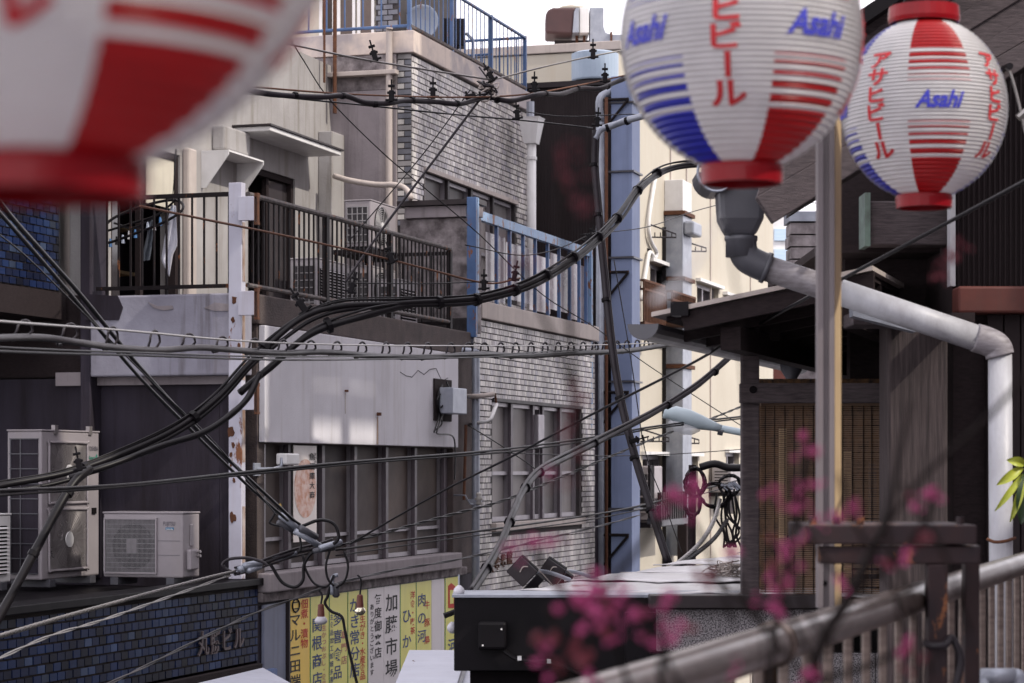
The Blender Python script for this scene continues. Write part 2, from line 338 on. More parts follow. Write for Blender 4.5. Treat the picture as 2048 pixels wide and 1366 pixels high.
COLTXT = {}
load_glyphs(sorted(set('アサヒビルマニ二田端商店佃煮・漬物関根多喜食品専門かき常分生水産毎度御来ありがとうございます加藤市場ひ洋喫茶肉の河牛豚鳥丸勝魚酒庫大主加工卸細つぶしお半り炊養館一')) , .012)
load_glyphs(['ー'], .012)
GLB = {}
for c_ in 'アサヒビール': load_glyphs([c_+' '], .030); GLB[c_] = GL[c_+' ']
load_glyphs(['Asahi '], .032)
load_glyphs(['Asahi', 'TOSHIBA', 'FUJITSU', 'nocria', 'Super'], .018)
def vtext(mb, txt, org, right, up, sx, sy, pitch, extr=None):
    """a column of characters from org downwards; right / up are 3d directions in the frame of mb"""
    o = Vector(org); R = Vector(right); U = Vector(up)
    for i, ch in enumerate(txt):
        if ch == ' ': continue
        v, f = gcentred(ch)
        if ch == 'ー': v = [(b, -a) for a, b in v]
        vs = [tuple(o+R*(a*sx)+U*(b*sy-i*pitch)) for a, b in v]
        mb.add(vs, f)
        if extr is not None:
            E = Vector(extr); mb.add([tuple(Vector(p)+E) for p in vs], f)
            cnt = {}
            for q in f:
                for a, b in zip(q, q[1:]+q[:1]): cnt[(a, b)] = cnt.get((a, b), 0)+1
            for (a, b) in cnt:
                if (b, a) not in cnt: mb.add([vs[a], vs[b], tuple(Vector(vs[b])+E), tuple(Vector(vs[a])+E)], [(0,1,2,3)])
    return mb
def htext(mb, word, org, right, up, sx, sy, shear=0):
    o = Vector(org); R = Vector(right); U = Vector(up); v, f = gcentred(word)
    mb.add([tuple(o+R*((a+shear*b)*sx)+U*(b*sy)) for a, b in v], f); return mb

# ------------------------------------------------------------------ ground
g = MB().box(-60, 90, -20, 160, -.2, 0).build('ground', M_asph); tag(g, 'dark asphalt street far below between the buildings', 'street', kind='structure')

# ------------------------------------------------------------------ tile fields
def tiles(parent, s, t0, t1, z0, z1, mat, holes=(), pw=.109, ph=.0635, proud=.009, nparts=300, gap=.012, stagger=True, vg=.013):
    """street-facing tile field; the nearest nparts tiles are objects, the rest one mesh"""
    tw, th = pw-vg, ph-gap; cells = []
    nr = int((z1-z0)/ph+.5)
    for r in range(nr):
        zz = z0+r*(z1-z0)/nr; off = pw/2 if (stagger and r % 2) else 0; t = t0-off
        while t < t1-.02:
            a, b = max(t, t0), min(t+tw, t1); t += pw
            if b-a < .02: continue
            if any(a < h[1]-.005 and b > h[0]+.005 and zz < h[3]-.02 and zz+th > h[2]+.02 for h in holes): continue
            cells.append((a, b, zz, b-a > tw*.98))
    def tile(mb, a, b, zz, j=0): mb.box(a, b, s-proud-j, s, zz, zz+th)
    full = sorted([c for c in cells if c[3]], key=lambda c: c[0])[:nparts]
    fs = set(full); base = None
    for c in full:
        if base is None: m = SB(); tile(m, *c[:3]); base = m.build('tile', mat, parent); b0 = c
        else:
            d = Vector(s2w((c[0]-b0[0], random.uniform(-.0025, .001), c[2]-b0[2]))); dup(base, d, parent)
    m = SB()
    for c in cells:
        if c not in fs: tile(m, *c[:3], random.uniform(-.001, .0025))
    if m.v: m.build('tile_field', mat, parent, kind='stuff')

# ------------------------------------------------------------------ low building with the blue tiled fascia (bottom left)
lowb = thing('low_building', 'low building with a dark blue tiled fascia and flat roof carrying outdoor units, bottom left', 'building')
RZ = 3.575
SB().box(11.5, 17.03, 7.47, 12.5, 3.1, RZ-.03).build('roof_slab', M_black, lowb, .01)
SB().box(12.3, 17.05, 7.43, 7.60, 2.955, RZ-.012).build('fascia_wall', M_browngrout, lowb)
SB().box(12.3, 17.07, 7.38, 7.66, RZ-.01, RZ+.045).build('parapet_cap', M_black, lowb, .006)
tiles(lowb, 7.43, 12.42, 17.04, 2.96, RZ-.03, M_blue)
m = SB(); vtext(m, '丸', (15.98, 7.412, 3.17), (1,0,0), (0,0,1), .2, .2, 0, (0,-.012,0)); m.build('letter', M_letter, lowb)
for i, ch in enumerate('勝ビル'):
    m = SB(); vtext(m, ch, (16.2+.22*i, 7.412, 3.165), (1,0,0), (0,0,1), .2, .19, 0, (0,-.012,0)); m.build('letter', M_letter, lowb)
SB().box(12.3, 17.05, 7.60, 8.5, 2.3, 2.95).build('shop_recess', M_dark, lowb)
SB().box(12.3, 17.03, 7.62, 7.9, 0, 2.3).build('shop_front', M_darkwall, lowb)
SB().box(12.3, 17.0, 7.36, 7.42, 2.86, 2.94).build('soffit_beam', M_darkwood, lowb, .004)
SB().box(16.62, 17.04, 7.25, 7.29, 2.62, 2.90).build('blue_plastic_sheet', pm('blue_plastic', (.05,.10,.26), (.10,.16,.34), .4, 14, bump=.8, bscale=14), lowb)
# upper tiled volume, set back
upb = thing('tiled_upper_block', 'dark blue tiled upper wall behind the blurred lantern at the left edge', 'building')
SB().box(13.2, 16.95, 9.15, 11.5, 5.95, 9.2).build('wall', M_browngrout, upb)
tiles(upb, 9.15, 14.6, 16.94, 5.96, 7.6, M_blue, nparts=260)
SB().box(13.2, 16.97, 9.10, 11.5, 5.72, 5.94).build('soffit', M_darkwood, upb)
SB().box(16.5, 17.04, 10.6, 11.5, 3.55, 5.72).build('support_wall', M_darkwall, upb)
# ------------------------------------------------------------------ outdoor units
def ac(name, label, org, facing, w, d, h, style, group=None, mat=None, feet=.06, txt=None):
    """local x width, y depth (front at y=0, looks to -y), z up"""
    t0, s0, z0 = org
    if facing == 'street': fr = lambda p: s2w((t0+p[0], s0+p[1], z0+p[2]))
    else: fr = lambda p: s2w((t0+p[1], s0-p[0], z0+p[2]))
    A = lambda: MB(fr); mat = mat or M_acg
    o = thing(name, label, 'air conditioner', group)
    A().box(0, w, 0, d, feet, h).build('casing', mat, o, .012)
    for x in (.10*w, .80*w): A().box(x, x+.10*w, -.02, d+.02, 0, feet).build('foot', M_pvc, o, .004)
    A().box(-.006, w+.006, -.006, d+.004, h, h+.014).build('lid', mat, o, .005)
    # near end: coil with a wire guard
    A().box(-.006, 0, .03, d-.03, feet+.05, h-.06).build('coil', M_fin if style != 'double' else M_darkwall, o)
    e = A()
    for i in range(2 if style == 'double' else 5): y = .03+(d-.06)*(i/4 if style != 'double' else .62+.36*i); e.box(-.014, -.006, y-.004, y+.004, feet+.05, h-.06)
    nz = max(5, int((h-.1)/.075)) if style != 'double' else 9
    for i in range(nz+1): z = feet+.05+(h-.11-feet)*i/nz; e.box(-.0145, -.0065, .025, d-.025, z-.004, z+.004)
    e.build('coil_guard', M_grill if style != 'double' else M_pvc, o)
    def fan(cx, cz, r, guard=M_grill, dark=M_dark):
        A().disc((cx, -.004, cz), r, 1, .003).build('fan_opening', dark, o)
        k = A(); nr = 9
        for i in range(1, nr+1): k.ring((cx, -.016, cz), r*i/nr, .0035, 1, 30, 4)
        for i in range(10):
            a = math.pi*2*i/10; k.tube([(cx, -.016, cz), (cx+r*math.cos(a), -.016, cz+r*math.sin(a))], .003, 4)
        k.build('fan_guard', guard, o)
        A().disc((cx, -.024, cz), r*.2, 1, .008).build('hub', M_white, o)
        bl = A()
        for i in range(3):
            a = 2.1*i+.4
            bl.quad((cx+.03*math.cos(a), -.005, cz+.03*math.sin(a)), (cx+r*.8*math.cos(a-.35), -.0055, cz+r*.8*math.sin(a-.35)), (cx+r*.85*math.cos(a+.35), -.005, cz+r*.85*math.sin(a+.35)))
        bl.build('fan_blades', M_fin, o)
    if style == 'round': fan(w*.40, (feet+h)/2, min(h*.40, w*.36))
    elif style == 'louvre':
        A().box(.05, w-.06, -.002, 0, feet+.06, h-.08).build('louvre_recess', M_dark, o)
        e = A(); n = int((h-.14-feet)/.028)
        for i in range(n): z = feet+.07+i*.028; e.add([(.05,-.004,z+.014),(w-.06,-.004,z+.014),(w-.06,-.022,z),(.05,-.022,z)], [(0,1,2,3)])
        e.build('louvres', mat, o)
    elif style == 'grid':
        gx0, gx1, gz0, gz1 = .025, w*.665, feet+.04, h-.045
        A().box(gx0, gx1, -.003, 0, gz0, gz1).build('grille_recess', pm('unit_recess', (.17,.155,.165), (.12,.11,.12), .6, 5, spec=.15), o)
        A().disc(((gx0+gx1)/2+.02, -.006, (gz0+gz1)/2-.005), (gz1-gz0)*.44, 1, .003).build('fan_opening', pm('unit_fan', (.02,.017,.02), (.03,.026,.03), .6, 5, spec=.15), o)
        A().box((gx0+gx1)/2-.035, (gx0+gx1)/2+.055, -.012, -.007, (gz0+gz1)/2-.06, (gz0+gz1)/2+.055).build('motor', M_acg, o, .004)
        e = A(); n = 40
        for i in range(n+1): x = gx0+(gx1-gx0)*i/n; e.box(x-.0012, x+.0012, -.02, -.014, gz0, gz1)
        for i in range(12): z = gz0+(gz1-gz0)*i/11; e.box(gx0, gx1, -.0145, -.0125, z-.0025, z+.0025)
        e.build('grille', M_grill, o)
        e = A()
        for z0_, z1_ in ((gz0-.012, gz0), (gz1, gz1+.012)): e.box(gx0-.012, gx1+.012, -.022, -.001, z0_, z1_)
        for x0_, x1_ in ((gx0-.012, gx0), (gx1, gx1+.012)): e.box(x0_, x1_, -.0215, -.0015, gz0, gz1)
        e.build('grille_frame', mat, o)
        for z in (h*.42, h*.62): A().box(w*.69, w*.96, -.0025, -.0005, z, z+.004).build('panel_seam', M_greyed, o)
        A().box(w, w+.045, .05, .20, feet+.06, h*.50).build('valve_cover', mat, o, .012)
        A().box(w+.001, w+.012, .12, .17, h*.55, h*.85).build('handle_recess', M_acg, o, .004)
        for z in (h*.4, h*.46): A().tube([(w+.04, .16, z), (w+.075, .16, z+.006)], .012, 8).build('valve', M_silver, o)
    elif style == 'double':
        for cz in (.30*h, .735*h):
            x0_, x1_, hz = .10*w, .76*w, .195*h
            A().box(x0_, x1_, -.005, -.001, cz-hz, cz+hz).build('fan_recess', M_fanface, o)
            k = A()
            for i in range(24):
                a = math.pi*2*i/24; ca, sa_ = math.cos(a), math.sin(a); L_ = min((x1_-x0_)/2/max(abs(ca), 1e-3), hz/max(abs(sa_), 1e-3), hz*1.3)
                k.tube([((x0_+x1_)/2+.06*ca, -.016, cz+.06*sa_), ((x0_+x1_)/2+L_*ca, -.016, cz+L_*sa_)], .0016, 3)
            for i in range(1, 12): k.ring(((x0_+x1_)/2, -.0165, cz), hz*i/11*.98, .0018, 1, 30, 3)
            k.build('fan_guard', M_silver, o)
            A().disc(((x0_+x1_)/2, -.026, cz), .062, 1, .008).build('hub', M_white, o)
            e = A()
            e.tube(catmull([(x0_+.03,-.014,cz-hz),(x1_-.03,-.014,cz-hz),(x1_,-.014,cz-hz+.03),(x1_,-.014,cz+hz-.03),(x1_-.03,-.014,cz+hz),(x0_+.03,-.014,cz+hz),(x0_,-.014,cz+hz-.03),(x0_,-.014,cz-hz+.03),(x0_+.03,-.014,cz-hz)], 4), .010, 6)
            e.build('fan_frame', mat, o)
        for x in (.2*w, .8*w): A().box(x, x+.05, -.012, .02, h-.02, h+.05).build('lid_bracket', M_silver, o)
        A().box(.86*w, .93*w, -.012, -.001, .46*h, .50*h).build('latch', M_dark, o)
    if txt == 'T':
        m = A(); htext(m, 'TOSHIBA', (.885*w, -.004, .895*h), (1,0,0), (0,0,1), .042, .05); m.build('maker_name', M_greyed, o)
        m = A(); htext(m, 'Super', (.86*w, -.004, .835*h), (1,0,0), (0,0,1), .045, .04, .4); m.prism([(.9*w,.81*h),(.95*w,.86*h),(.965*w,.83*h),(.94*w,.80*h)], 1, -.005, -.004); m.build('emblem', M_tealed, o)
    if txt == 'F':
        m = A(); htext(m, 'FUJITSU', (.83*w, -.004, .865*h), (1,0,0), (0,0,1), .030, .042); m.build('maker_name', M_greyed, o)
        A().box(.785*w, .885*w, -.004, -.001, .775*h, .81*h).build('name_badge', M_bluelab, o)
        m = A(); htext(m, 'nocria', (.835*w, -.0062, .79*h), (1,0,0), (0,0,1), .022, .024); m.build('badge_text', M_white, o)
    return o
ac('outdoor_unit', 'tall outdoor unit with two stacked fans on the low roof by the dark wall', (15.93, 8.75, RZ), 'street', .95, .30, 1.215, 'double', txt='T', mat=M_acw)
ac('outdoor_unit', 'squat outdoor unit with square wire grille and blue badge on the low roof', (16.18, 8.35, RZ+.02), 'camera', .68, .30, .555, 'grid', txt='F', mat=M_acw)
ac('outdoor_unit', 'white outdoor unit cut off by the left edge of the picture', (14.75, 8.86, RZ), 'street', .90, .30, .57, 'louvre', mat=M_white)
m = SB().box(15.62, 15.652, 8.855, 8.859, RZ+.45, RZ+.53)
# ------------------------------------------------------------------ building with the white rendered panel and the balcony
B2 = thing('balcony_building', 'brown roughcast building with white rendered panel, frosted windows and railed balcony', 'building')
SP = 7.43
T0, T1 = 17.05, 22.6
SB().box(T0, T1, SP, 9.0, 0, 3.42).build('shop_wall', M_darkwall, B2)
SB().box(T0, tS(530, SP), SP, 7.75, 3.42, 5.66).build('pilaster', M_brown, B2, .01)
SB().box(21.97, T1-.02, SP+.002, 7.8, 3.42, 5.655).build('corner_pier', M_brown, B2, .01)
SB().box(tS(530, SP)+.002, 21.968, SP, 7.8, 4.70, 5.655).build('lintel', M_brown, B2)
SB().box(T0-.02, 22.45, SP-.03, 7.56, 5.66, 5.90).build('balcony_kerb', M_brown, B2, .012)
pn = SB().box(tS(530, 7.37), 21.95, 7.37, 7.425, 4.712, 5.652).build('panel', M_panel, B2, .006)
# crack and stains on the panel
m = SB(); x = [(800+12*i, 748+random.uniform(-8, 8)+ (14 if i > 4 else 0)*math.sin(i)) for i in range(9)]
m.tube([(tS(a, 7.369), 7.369, zS(a, b, 7.369)) for a, b in x], .0035, 4).build('crack', M_dark, pn)
m = SB(); m.box(19.62, 19.65, 7.335, 7.37, 4.98, 5.01).build('bolt', M_rust, pn)
m = SB(); m.box(18.82, 18.84, 7.34, 7.37, 5.17, 5.19).build('bolt', M_rust, pn)
m = SB(); m.prism([(19.612,4.72),(19.622,4.97),(19.648,4.97),(19.655,4.72)], 1, 7.366, 7.3695).build('rust_run', pm('rust_stain', (.24,.15,.10), (.40,.33,.28), .9, 30, aniso=(1,1,.2)), pn)
m = SB(); m.prism([(18.826,4.98),(18.824,5.165),(18.838,5.165),(18.834,4.98)], 1, 7.366, 7.3695).build('rust_run', M_beige, pn)
# frosted window band
SWN = 7.52
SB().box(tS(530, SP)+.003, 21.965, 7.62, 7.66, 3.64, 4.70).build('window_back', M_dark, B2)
wx = [530, 572, 640, 705, 768, 826, 884]
for i in range(len(wx)-1):
    a, b = tS(wx[i], SWN), tS(wx[i+1], SWN)
    w = SB().box(a+.03, b-.03, 7.565, 7.575, 3.68, 4.70).build('window', M_frost, B2)
    f = SB()
    f.box(a+.012, a+.036, SWN+.012, 7.585, 3.66, 4.70); f.box(b-.036, b-.012, SWN+.012, 7.585, 3.66, 4.70)
    f.box(a+.036, b-.036, SWN+.016, 7.584, 3.66, 3.70); f.box(a+.036, b-.036, SWN+.02, 7.583, 3.90, 3.93)
    f.build('frame', M_alu, w)
    SB().box(b-.034 if i < 5 else b-.02, b+.034 if i < 5 else 21.96, SWN-.035+.001*i, SWN+.01, 3.66, 4.705).build('mullion', M_mull, B2, .004)
SB().box(T0+.02, 21.96, SP-.10, SP+.10, 3.50, 3.655).build('sill', M_greycon, B2, .012)
SB().box(T0+.02, 22.3, SP-.04, SP+.05, 3.42, 3.498).build('sill_moulding', M_spall, B2, .008)
# dark return wall and balcony front
SB().box(T0, T0+.15, SP+.33, 11.5, 3.3, 5.24).build('return_wall', M_darkwall, B2)
SB().box(T0, T0+.149, SP+.005, SP+.327, 3.3, 5.25).build('return_pier', M_darkwall, B2)
sB = sT(180, 16.85)
SB().box(16.85, 17.0, SP+.02, sB, 5.245, 5.90).build('balcony_front', M_blwhite, B2, .015)
m = SB(); c = [(sT(x_, 16.845), zT(x_, y_, 16.845)) for x_, y_ in ((170,588),(236,592),(246,615),(238,640),(170,640))]
m.prism([(a, b) for a, b in c], 0, 16.838, 16.848).build('bare_patch', M_darkwall, B2)
m = SB(); c = [(sT(x_, 16.845), zT(x_, y_, 16.845)) for x_, y_ in ((296,604),(315,612),(345,611),(347,618),(328,621),(308,616))]
m.prism(c, 0, 16.841, 16.8485).build('bare_patch', M_greycon, B2)
m = SB(); c = [(sT(x_, 16.845), zT(x_, y_, 16.845)) for x_, y_ in ((408,616),(430,605),(458,608),(458,622),(430,622))]
m.prism(c, 0, 16.841, 16.8485).build('bare_patch', M_greycon, B2)
SB().box(16.98, 22.5, SP+.135, 9.2, 5.18, 5.29).build('balcony_floor', M_greycon, B2)
SB().box(16.86, 17.15, sB+.002, sT(160, 16.86), 3.6, 8.8).build('end_pillar', M_darkwall, B2, .01)
SB().box(17.16, 17.4, sT(166, 17.2), sT(143, 17.2), 5.3, 8.8).build('end_strip', M_oldwhite, B2, .01)
SB().box(17.2, 17.4, sT(142.5, 17.2), sT(118, 17.2), 5.3, 8.8).build('end_strip', M_beige, B2, .01)
SB().box(17.05, 17.3, sT(170, 17.05), 11.5, 5.25, 5.93).build('dark_band', M_darkwood, B2, .02)
# upper wall with two doors
SU = 9.2; TU = 23.1; ZU = 8.84
d1a, d1b, d2a, d2b = tS(222, SU), tS(360, SU), tS(496, SU), tS(590, SU)
zd1, zd2 = zS(300, 293, SU), zS(540, 343, SU)
w = SB()
for a, b, c, d in ((17.2, d1a, 5.29, ZU), (d1a, d1b, zd1, ZU), (d1b, d2a, 5.29, ZU), (d2a, d2b, zd2, ZU), (d2b, TU, 5.29, ZU)): w.box(a, b, SU, SU+.2, c, d)
w.build('upper_wall', M_oldwhite, B2)
SB().box(17.2, TU, SU+.2, 11.6, ZU-.2, ZU-.02).build('roof', M_greycon, B2)
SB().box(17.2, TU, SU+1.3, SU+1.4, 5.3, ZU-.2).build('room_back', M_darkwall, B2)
for a, b, zz in ((d1a, d1b, zd1), (d2a, d2b, zd2)):
    dr = SB(); dr.box(a, a+.06, SU+.02, SU+.12, 5.29, zz); dr.box(b-.06, b, SU+.02, SU+.12, 5.29, zz); dr.box(a+.06, b-.06, SU+.021, SU+.12, zz-.06, zz)
    dr.box((a+b)/2-.03, (a+b)/2+.03, SU+.05, SU+.1, 5.29, zz-.06)
    do = dr.build('door', M_darkwood, B2)
    SB().box((a+b)/2+.031 if a == d2a else a+.062, b-.062 if a == d2a else a+.3, SU+.07, SU+.08, 5.35, zz-.062).build('pane', M_glassdk, do)
random.seed(77)
sf_ = thing('storage_shelf', 'dim wooden shelf with boxes inside the open balcony door', 'shelf')
for i in range(4): SB().box(d1a+.1, d1b+.6, SU+.75, SU+1.2, 5.5+.42*i, 5.53+.42*i).build('board', M_tan, sf_)
for i in range(4):
    for j in range(3): q = d1a+.15+j*.42; SB().box(q, q+.3, SU+.78, SU+1.1, 5.531+.42*i, 5.531+.42*i+random.uniform(.12, .3)).build('box', random.choice([M_rust, M_tan, M_darkwood, M_cloth]), sf_)
SB().box(d1a+.08, d1a+.099, SU+.75, SU+1.2, 5.3, 6.9).build('side', M_darkwood, sf_)
# bright corrugated screen in the head of the first door
m = SB(); n = 44; a, b = tS(288, SU+.05), tS(352, SU+.05); zz0, zz1 = zS(320, 410, SU), zd1-.03
vs_ = []
for i in range(n*2+1):
    t = a+(b-a)*i/(n*2); q = .006*(1 if i % 2 else -1)
    vs_ += [(t, SU+.035+q, zz0), (t, SU+.035+q, zz1)]
m.add(vs_, [(2*i, 2*i+2, 2*i+3, 2*i+1) for i in range(n*2)]).build('corrugated_screen', M_ivory, B2)
SB().box(tS(372, SU-.04), tS(388, SU-.04), SU-.075, SU-.002, 5.29, zS(380, 300, SU)).build('downpipe', M_beige, B2, .02)
SB().box(22.72, 23.08, SU-.16, SU-.002, 5.29, zS(650, 268, SU)).build('wall_pier', M_oldwhite, B2, .01)
# concrete canopy and sheet-metal hood over the balcony doors
ct, cs = tS(466, SU), 8.81
SB().box(ct, 22.4, cs, SU-.002, 7.765, 7.81).build('canopy', M_white, B2, .006)
SB().box(ct-.03, 22.43, cs-.02, SU-.002, 7.812, 7.83).build('canopy_flashing', M_dkframe, B2)
hd = SB(); ht0, hs0, ht1, hz1, hz0 = tS(402, SU), 8.916, 20.62, 7.484, 7.14
hd.box(ht0, ht1, hs0, SU-.002, hz1-.012, hz1+.004)
for a in (ht0, ht1-.012): hd.prism([(SU-.002, hz1-.013), (hs0, hz1-.013), (hs0, hz1-.04), (SU-.05, hz0), (SU-.002, hz0)], 0, a, a+.012)
hd.build('hood', M_white, B2)
SB().box(ct-.5, ct+.1, cs+.25, SU-.003, 7.53, 7.76).build('beam_end', M_oldwhite, B2, .02)
SB().tube([(22.95, SU-.1, 8.3), (22.95, SU-.1, 9.9)], .022, 8).build('rusty_pipe', M_rust, B2)
SB().tube([(22.75, SU-.06, 8.6), (22.75, SU-.06, 9.9)], .014, 8).build('rusty_pipe', M_rust, B2)
# steel column with its connection plates
cl = thing('steel_column', 'white painted steel column with rust stains at the balcony corner', 'column')
sA, sZ = sT(457, 16.72), sT(483, 16.72); tE = tS(491, sZ)
SB().box(16.72, tE, sZ, sA, RZ+.05, zT(470, 365, 16.72)).build('shaft', M_colwhite, cl, .004)
for yy in (418, 607, 796):
    z = zT(490, yy, 16.7); q = SB().box(16.66, 16.70, sT(480, 16.7), sT(512, 16.7), z-.095, z+.095).build('plate', M_colwhite, cl, .003)
    q2 = SB(); z -= 0; q2.box(16.66, 16.71, sT(512.5, 16.7), sT(519, 16.7), z-.13, z-.11); q2.box(16.66, 16.71, sT(512.5, 16.7), sT(519, 16.7), z+.09, z+.12)
    q2.box(16.66, 16.70, sT(512.5, 16.7), sT(513.5, 16.7), z-.11, z+.09); q2.box(16.66, 16.70, sT(517.5, 16.7), sT(519, 16.7), z-.11, z+.09); q2.build('bracket', M_rust, cl)
M_rstain = pm('rust_stain_edge', (.22,.135,.09), (.42,.36,.34), .85, 9, aniso=(1, 1, .4), contrast=.12)
for a_, b_ in ((5.98, 6.45), (5.2, 5.82), (4.55, 5.0), (3.7, 4.2)): SB().box(16.735, tE-.012, sZ-.003, sZ-.0005, a_, b_).build('rust_run', M_rstain, cl)
random.seed(3)
for (x_, y_, r_) in ((468,600,7),(466,640,5),(462,865,9),(466,890,5),(462,910,4),(468,960,4),(465,1035,9),(462,930,3),(468,820,3),(478,690,4)):
    k = 11; pts_ = []
    for i in range(k):
        a = 6.283*i/k; rr = r_*random.uniform(.6, 1.15)
        pts_.append((sT(x_+rr*math.cos(a)*.8, 16.717), zT(x_, y_+rr*math.sin(a)*1.3, 16.717)))
    SB().prism(pts_, 0, 16.714, 16.7195).build('rust_patch', M_rust, cl)
# ------------------------------------------------------------------ black balcony railing
rl = thing('balcony_railing', 'black iron balcony railing with thin bars and worn top rail', 'railing')
ZT_, ZB_ = 6.70, 5.965
def stub(o, z): pass
fr_s0, fr_s1 = sZ+.13, sT(200, 16.9)
SB().box(16.885, 16.92, fr_s0-.02, fr_s1, ZT_-.022, ZT_+.012).build('front_top_rail', M_railblk, rl)
SB().box(16.885, 16.92, fr_s0-.02, fr_s1+.03, ZB_-.018, ZB_+.012).build('front_bottom_rail', M_railblk, rl)
base = None
for x_ in (214, 237, 261, 284, 308, 333, 358, 384, 408, 433, 458):
    s_ = sT(x_, 16.9)
    if base is None: base = SB().box(16.895, 16.91, s_-.007, s_+.007, ZB_, ZT_-.02).build('bar', M_railblk, rl); b0 = s_
    else: dup(base, s2w((0, s_-b0, 0)), rl)
for x_ in (214, 333, 458): s_ = sT(x_, 16.9); SB().box(16.89, 16.915, s_-.01, s_+.01, 5.89, ZB_-.018).build('foot', M_railblk, rl)
SR = 7.46; te = tS(900, SR)
SB().tube([(16.93, SR, ZT_-.01), (te, SR, ZT_+.012)], .024, 8).build('side_top_rail', M_railold, rl)
SB().tube([(16.93, SR, ZB_), (te, SR, ZB_+.012)], .020, 8).build('side_bottom_rail', M_railold, rl)
base = None; t = 17.03; n = 0
while t < te-.05:
    if base is None: base = SB().box(t-.007, t+.007, SR-.007, SR+.007, ZB_, ZT_-.01).build('bar', M_railblk, rl); tb = t
    else: dup(base, s2w((t-tb, 0, 0)), rl)
    t += .108
for x_ in (652, 780, 899):
    t = tS(x_, SR); SB().box(t-.03, t+.03, SR-.022, SR+.022, 5.90, ZT_).build('post', M_railblk, rl)
SB().box(te-.02, te+.02, SR+.03, 8.5, ZT_-.05, ZT_-.015).build('end_top_rail', M_railblk, rl)
SB().box(te-.02, te+.02, SR+.03, 8.5, ZB_-.02, ZB_+.015).build('end_bottom_rail', M_railblk, rl)
base = None; s_ = SR+.09
while s_ < 8.45:
    if base is None: base = SB().box(te-.007, te+.007, s_-.007, s_+.007, ZB_, ZT_-.03).build('bar', M_railblk, rl); b0 = s_
    else: dup(base, s2w((0, s_-b0, 0)), rl)
    s_ += .105
SB().box(te-.02, te+.02, 8.47, 8.5, 5.29, ZB_-.02).build('foot', M_railblk, rl)
# ------------------------------------------------------------------ units on the balcony with their rack
G = 'outdoor units on the balcony'
ac('outdoor_unit', 'outdoor unit with large round fan on top of the rack, rising above the balcony railing', (21.55, 8.16, 6.69), 'street', .74, .28, .49, 'round', G, M_acw, .03)
ac('outdoor_unit', 'outdoor unit with round fan in the middle of the balcony rack, behind the bars', (21.55, 8.16, 6.02), 'street', .74, .28, .50, 'round', G, M_acg, .03)
ac('outdoor_unit', 'lowest outdoor unit of the balcony rack, mostly hidden by the kerb', (21.55, 8.16, 5.40), 'street', .74, .28, .50, 'round', G, M_acg, .03)
ac('outdoor_unit', 'louvred outdoor unit standing left of the rack behind the balcony bars', (20.0, 8.1, 5.83), 'street', .74, .28, .63, 'louvre', G, M_acg, .04)
ac('outdoor_unit', 'small louvred outdoor unit right of the rack near the end of the balcony', (21.22, 7.74, 5.83), 'street', .55, .22, .52, 'louvre', G, M_acg, .03)
rk = thing('equipment_rack', 'dark steel rack carrying the stacked outdoor units on the balcony', 'rack')
for z in (5.37, 5.99, 6.66): SB().box(21.45, 22.39, 8.10, 8.52, z-.02, z+.026).build('shelf', M_railblk, rk)
for t in (21.47, 22.33):
    for s_ in (8.12, 8.49): SB().box(t, t+.035, s_, s_+.03, 5.29, 6.69).build('leg', M_acw if s_ < 8.2 else M_railblk, rk)
bx = thing('unit_stand', 'low steel stand under the louvred unit behind the balcony bars', 'stand'); SB().box(19.98, 20.76, 8.08, 8.40, 5.79, 5.828).build('shelf', M_railblk, bx)
for t in (20.0, 20.7):
    for s_ in (8.09, 8.36): SB().box(t, t+.03, s_, s_+.03, 5.29, 5.788).build('leg', M_railblk, bx)
bx = thing('unit_stand', 'low steel stand under the small unit near the end of the balcony', 'stand'); SB().box(21.2, 21.79, 7.72, 7.97, 5.79, 5.828).build('shelf', M_railblk, bx)
for t in (21.2, 21.76):
    for s_ in (7.73, 7.94): SB().box(t, t+.03, s_, s_+.03, 5.29, 5.788).build('leg', M_railblk, bx)
# ------------------------------------------------------------------ laundry hanger with cloths
hg = thing('laundry_hanger', 'dark oval laundry hanger with pegs hanging tilted in the balcony door', 'hanger')
LH = 17.25
def LP(x_, y_, t=LH): s_ = sT(x_, t); return (t, s_, zT(x_, y_, t))
rng = [(204,478),(215,446),(250,425),(300,408),(345,400),(365,408),(360,425),(320,448),(262,470),(215,486),(204,478)]
SB().tube(catmull([LP(x_, y_, LH+.12*math.sin(i*.63)) for i, (x_, y_) in enumerate(rng)], 5), .012, 6).build('frame', M_blackpl, hg)
SB().tube(catmull([LP(x_, y_) for x_, y_ in ((214,462),(260,448),(310,432),(338,412),(352,398))], 5), .010, 6).build('crossbar', M_blackpl, hg)
SB().tube(catmull([LP(x_, y_) for x_, y_ in ((228,446),(270,455),(330,420))], 5), .009, 6).build('crossbar', M_blackpl, hg)
SB().tube([LP(345,400), LP(348,360), LP(352, 300, SU-.05)], .005, 5).build('hook', M_blackpl, hg)
random.seed(5)
pegm = [M_white, flat('blue_peg', (.08,.2,.42)), M_blackpl, flat('pale_peg', (.45,.5,.6))]
for i in range(12):
    x_ = 208+i*12.5; y_ = 478-i*5.2+random.uniform(-6, 8); a = LP(x_, y_); 
    SB().hexa([(a[0]-.012, a[1]-.008, a[2]-.07), (a[0]+.012, a[1]-.014, a[2]-.07), (a[0]+.012, a[1]+.014, a[2]-.07), (a[0]-.012, a[1]+.008, a[2]-.07)], [(a[0]-.006, a[1]-.005, a[2]), (a[0]+.006, a[1]-.005, a[2]), (a[0]+.006, a[1]+.005, a[2]), (a[0]-.006, a[1]+.005, a[2])]).build('peg', pegm[i % 4], hg)
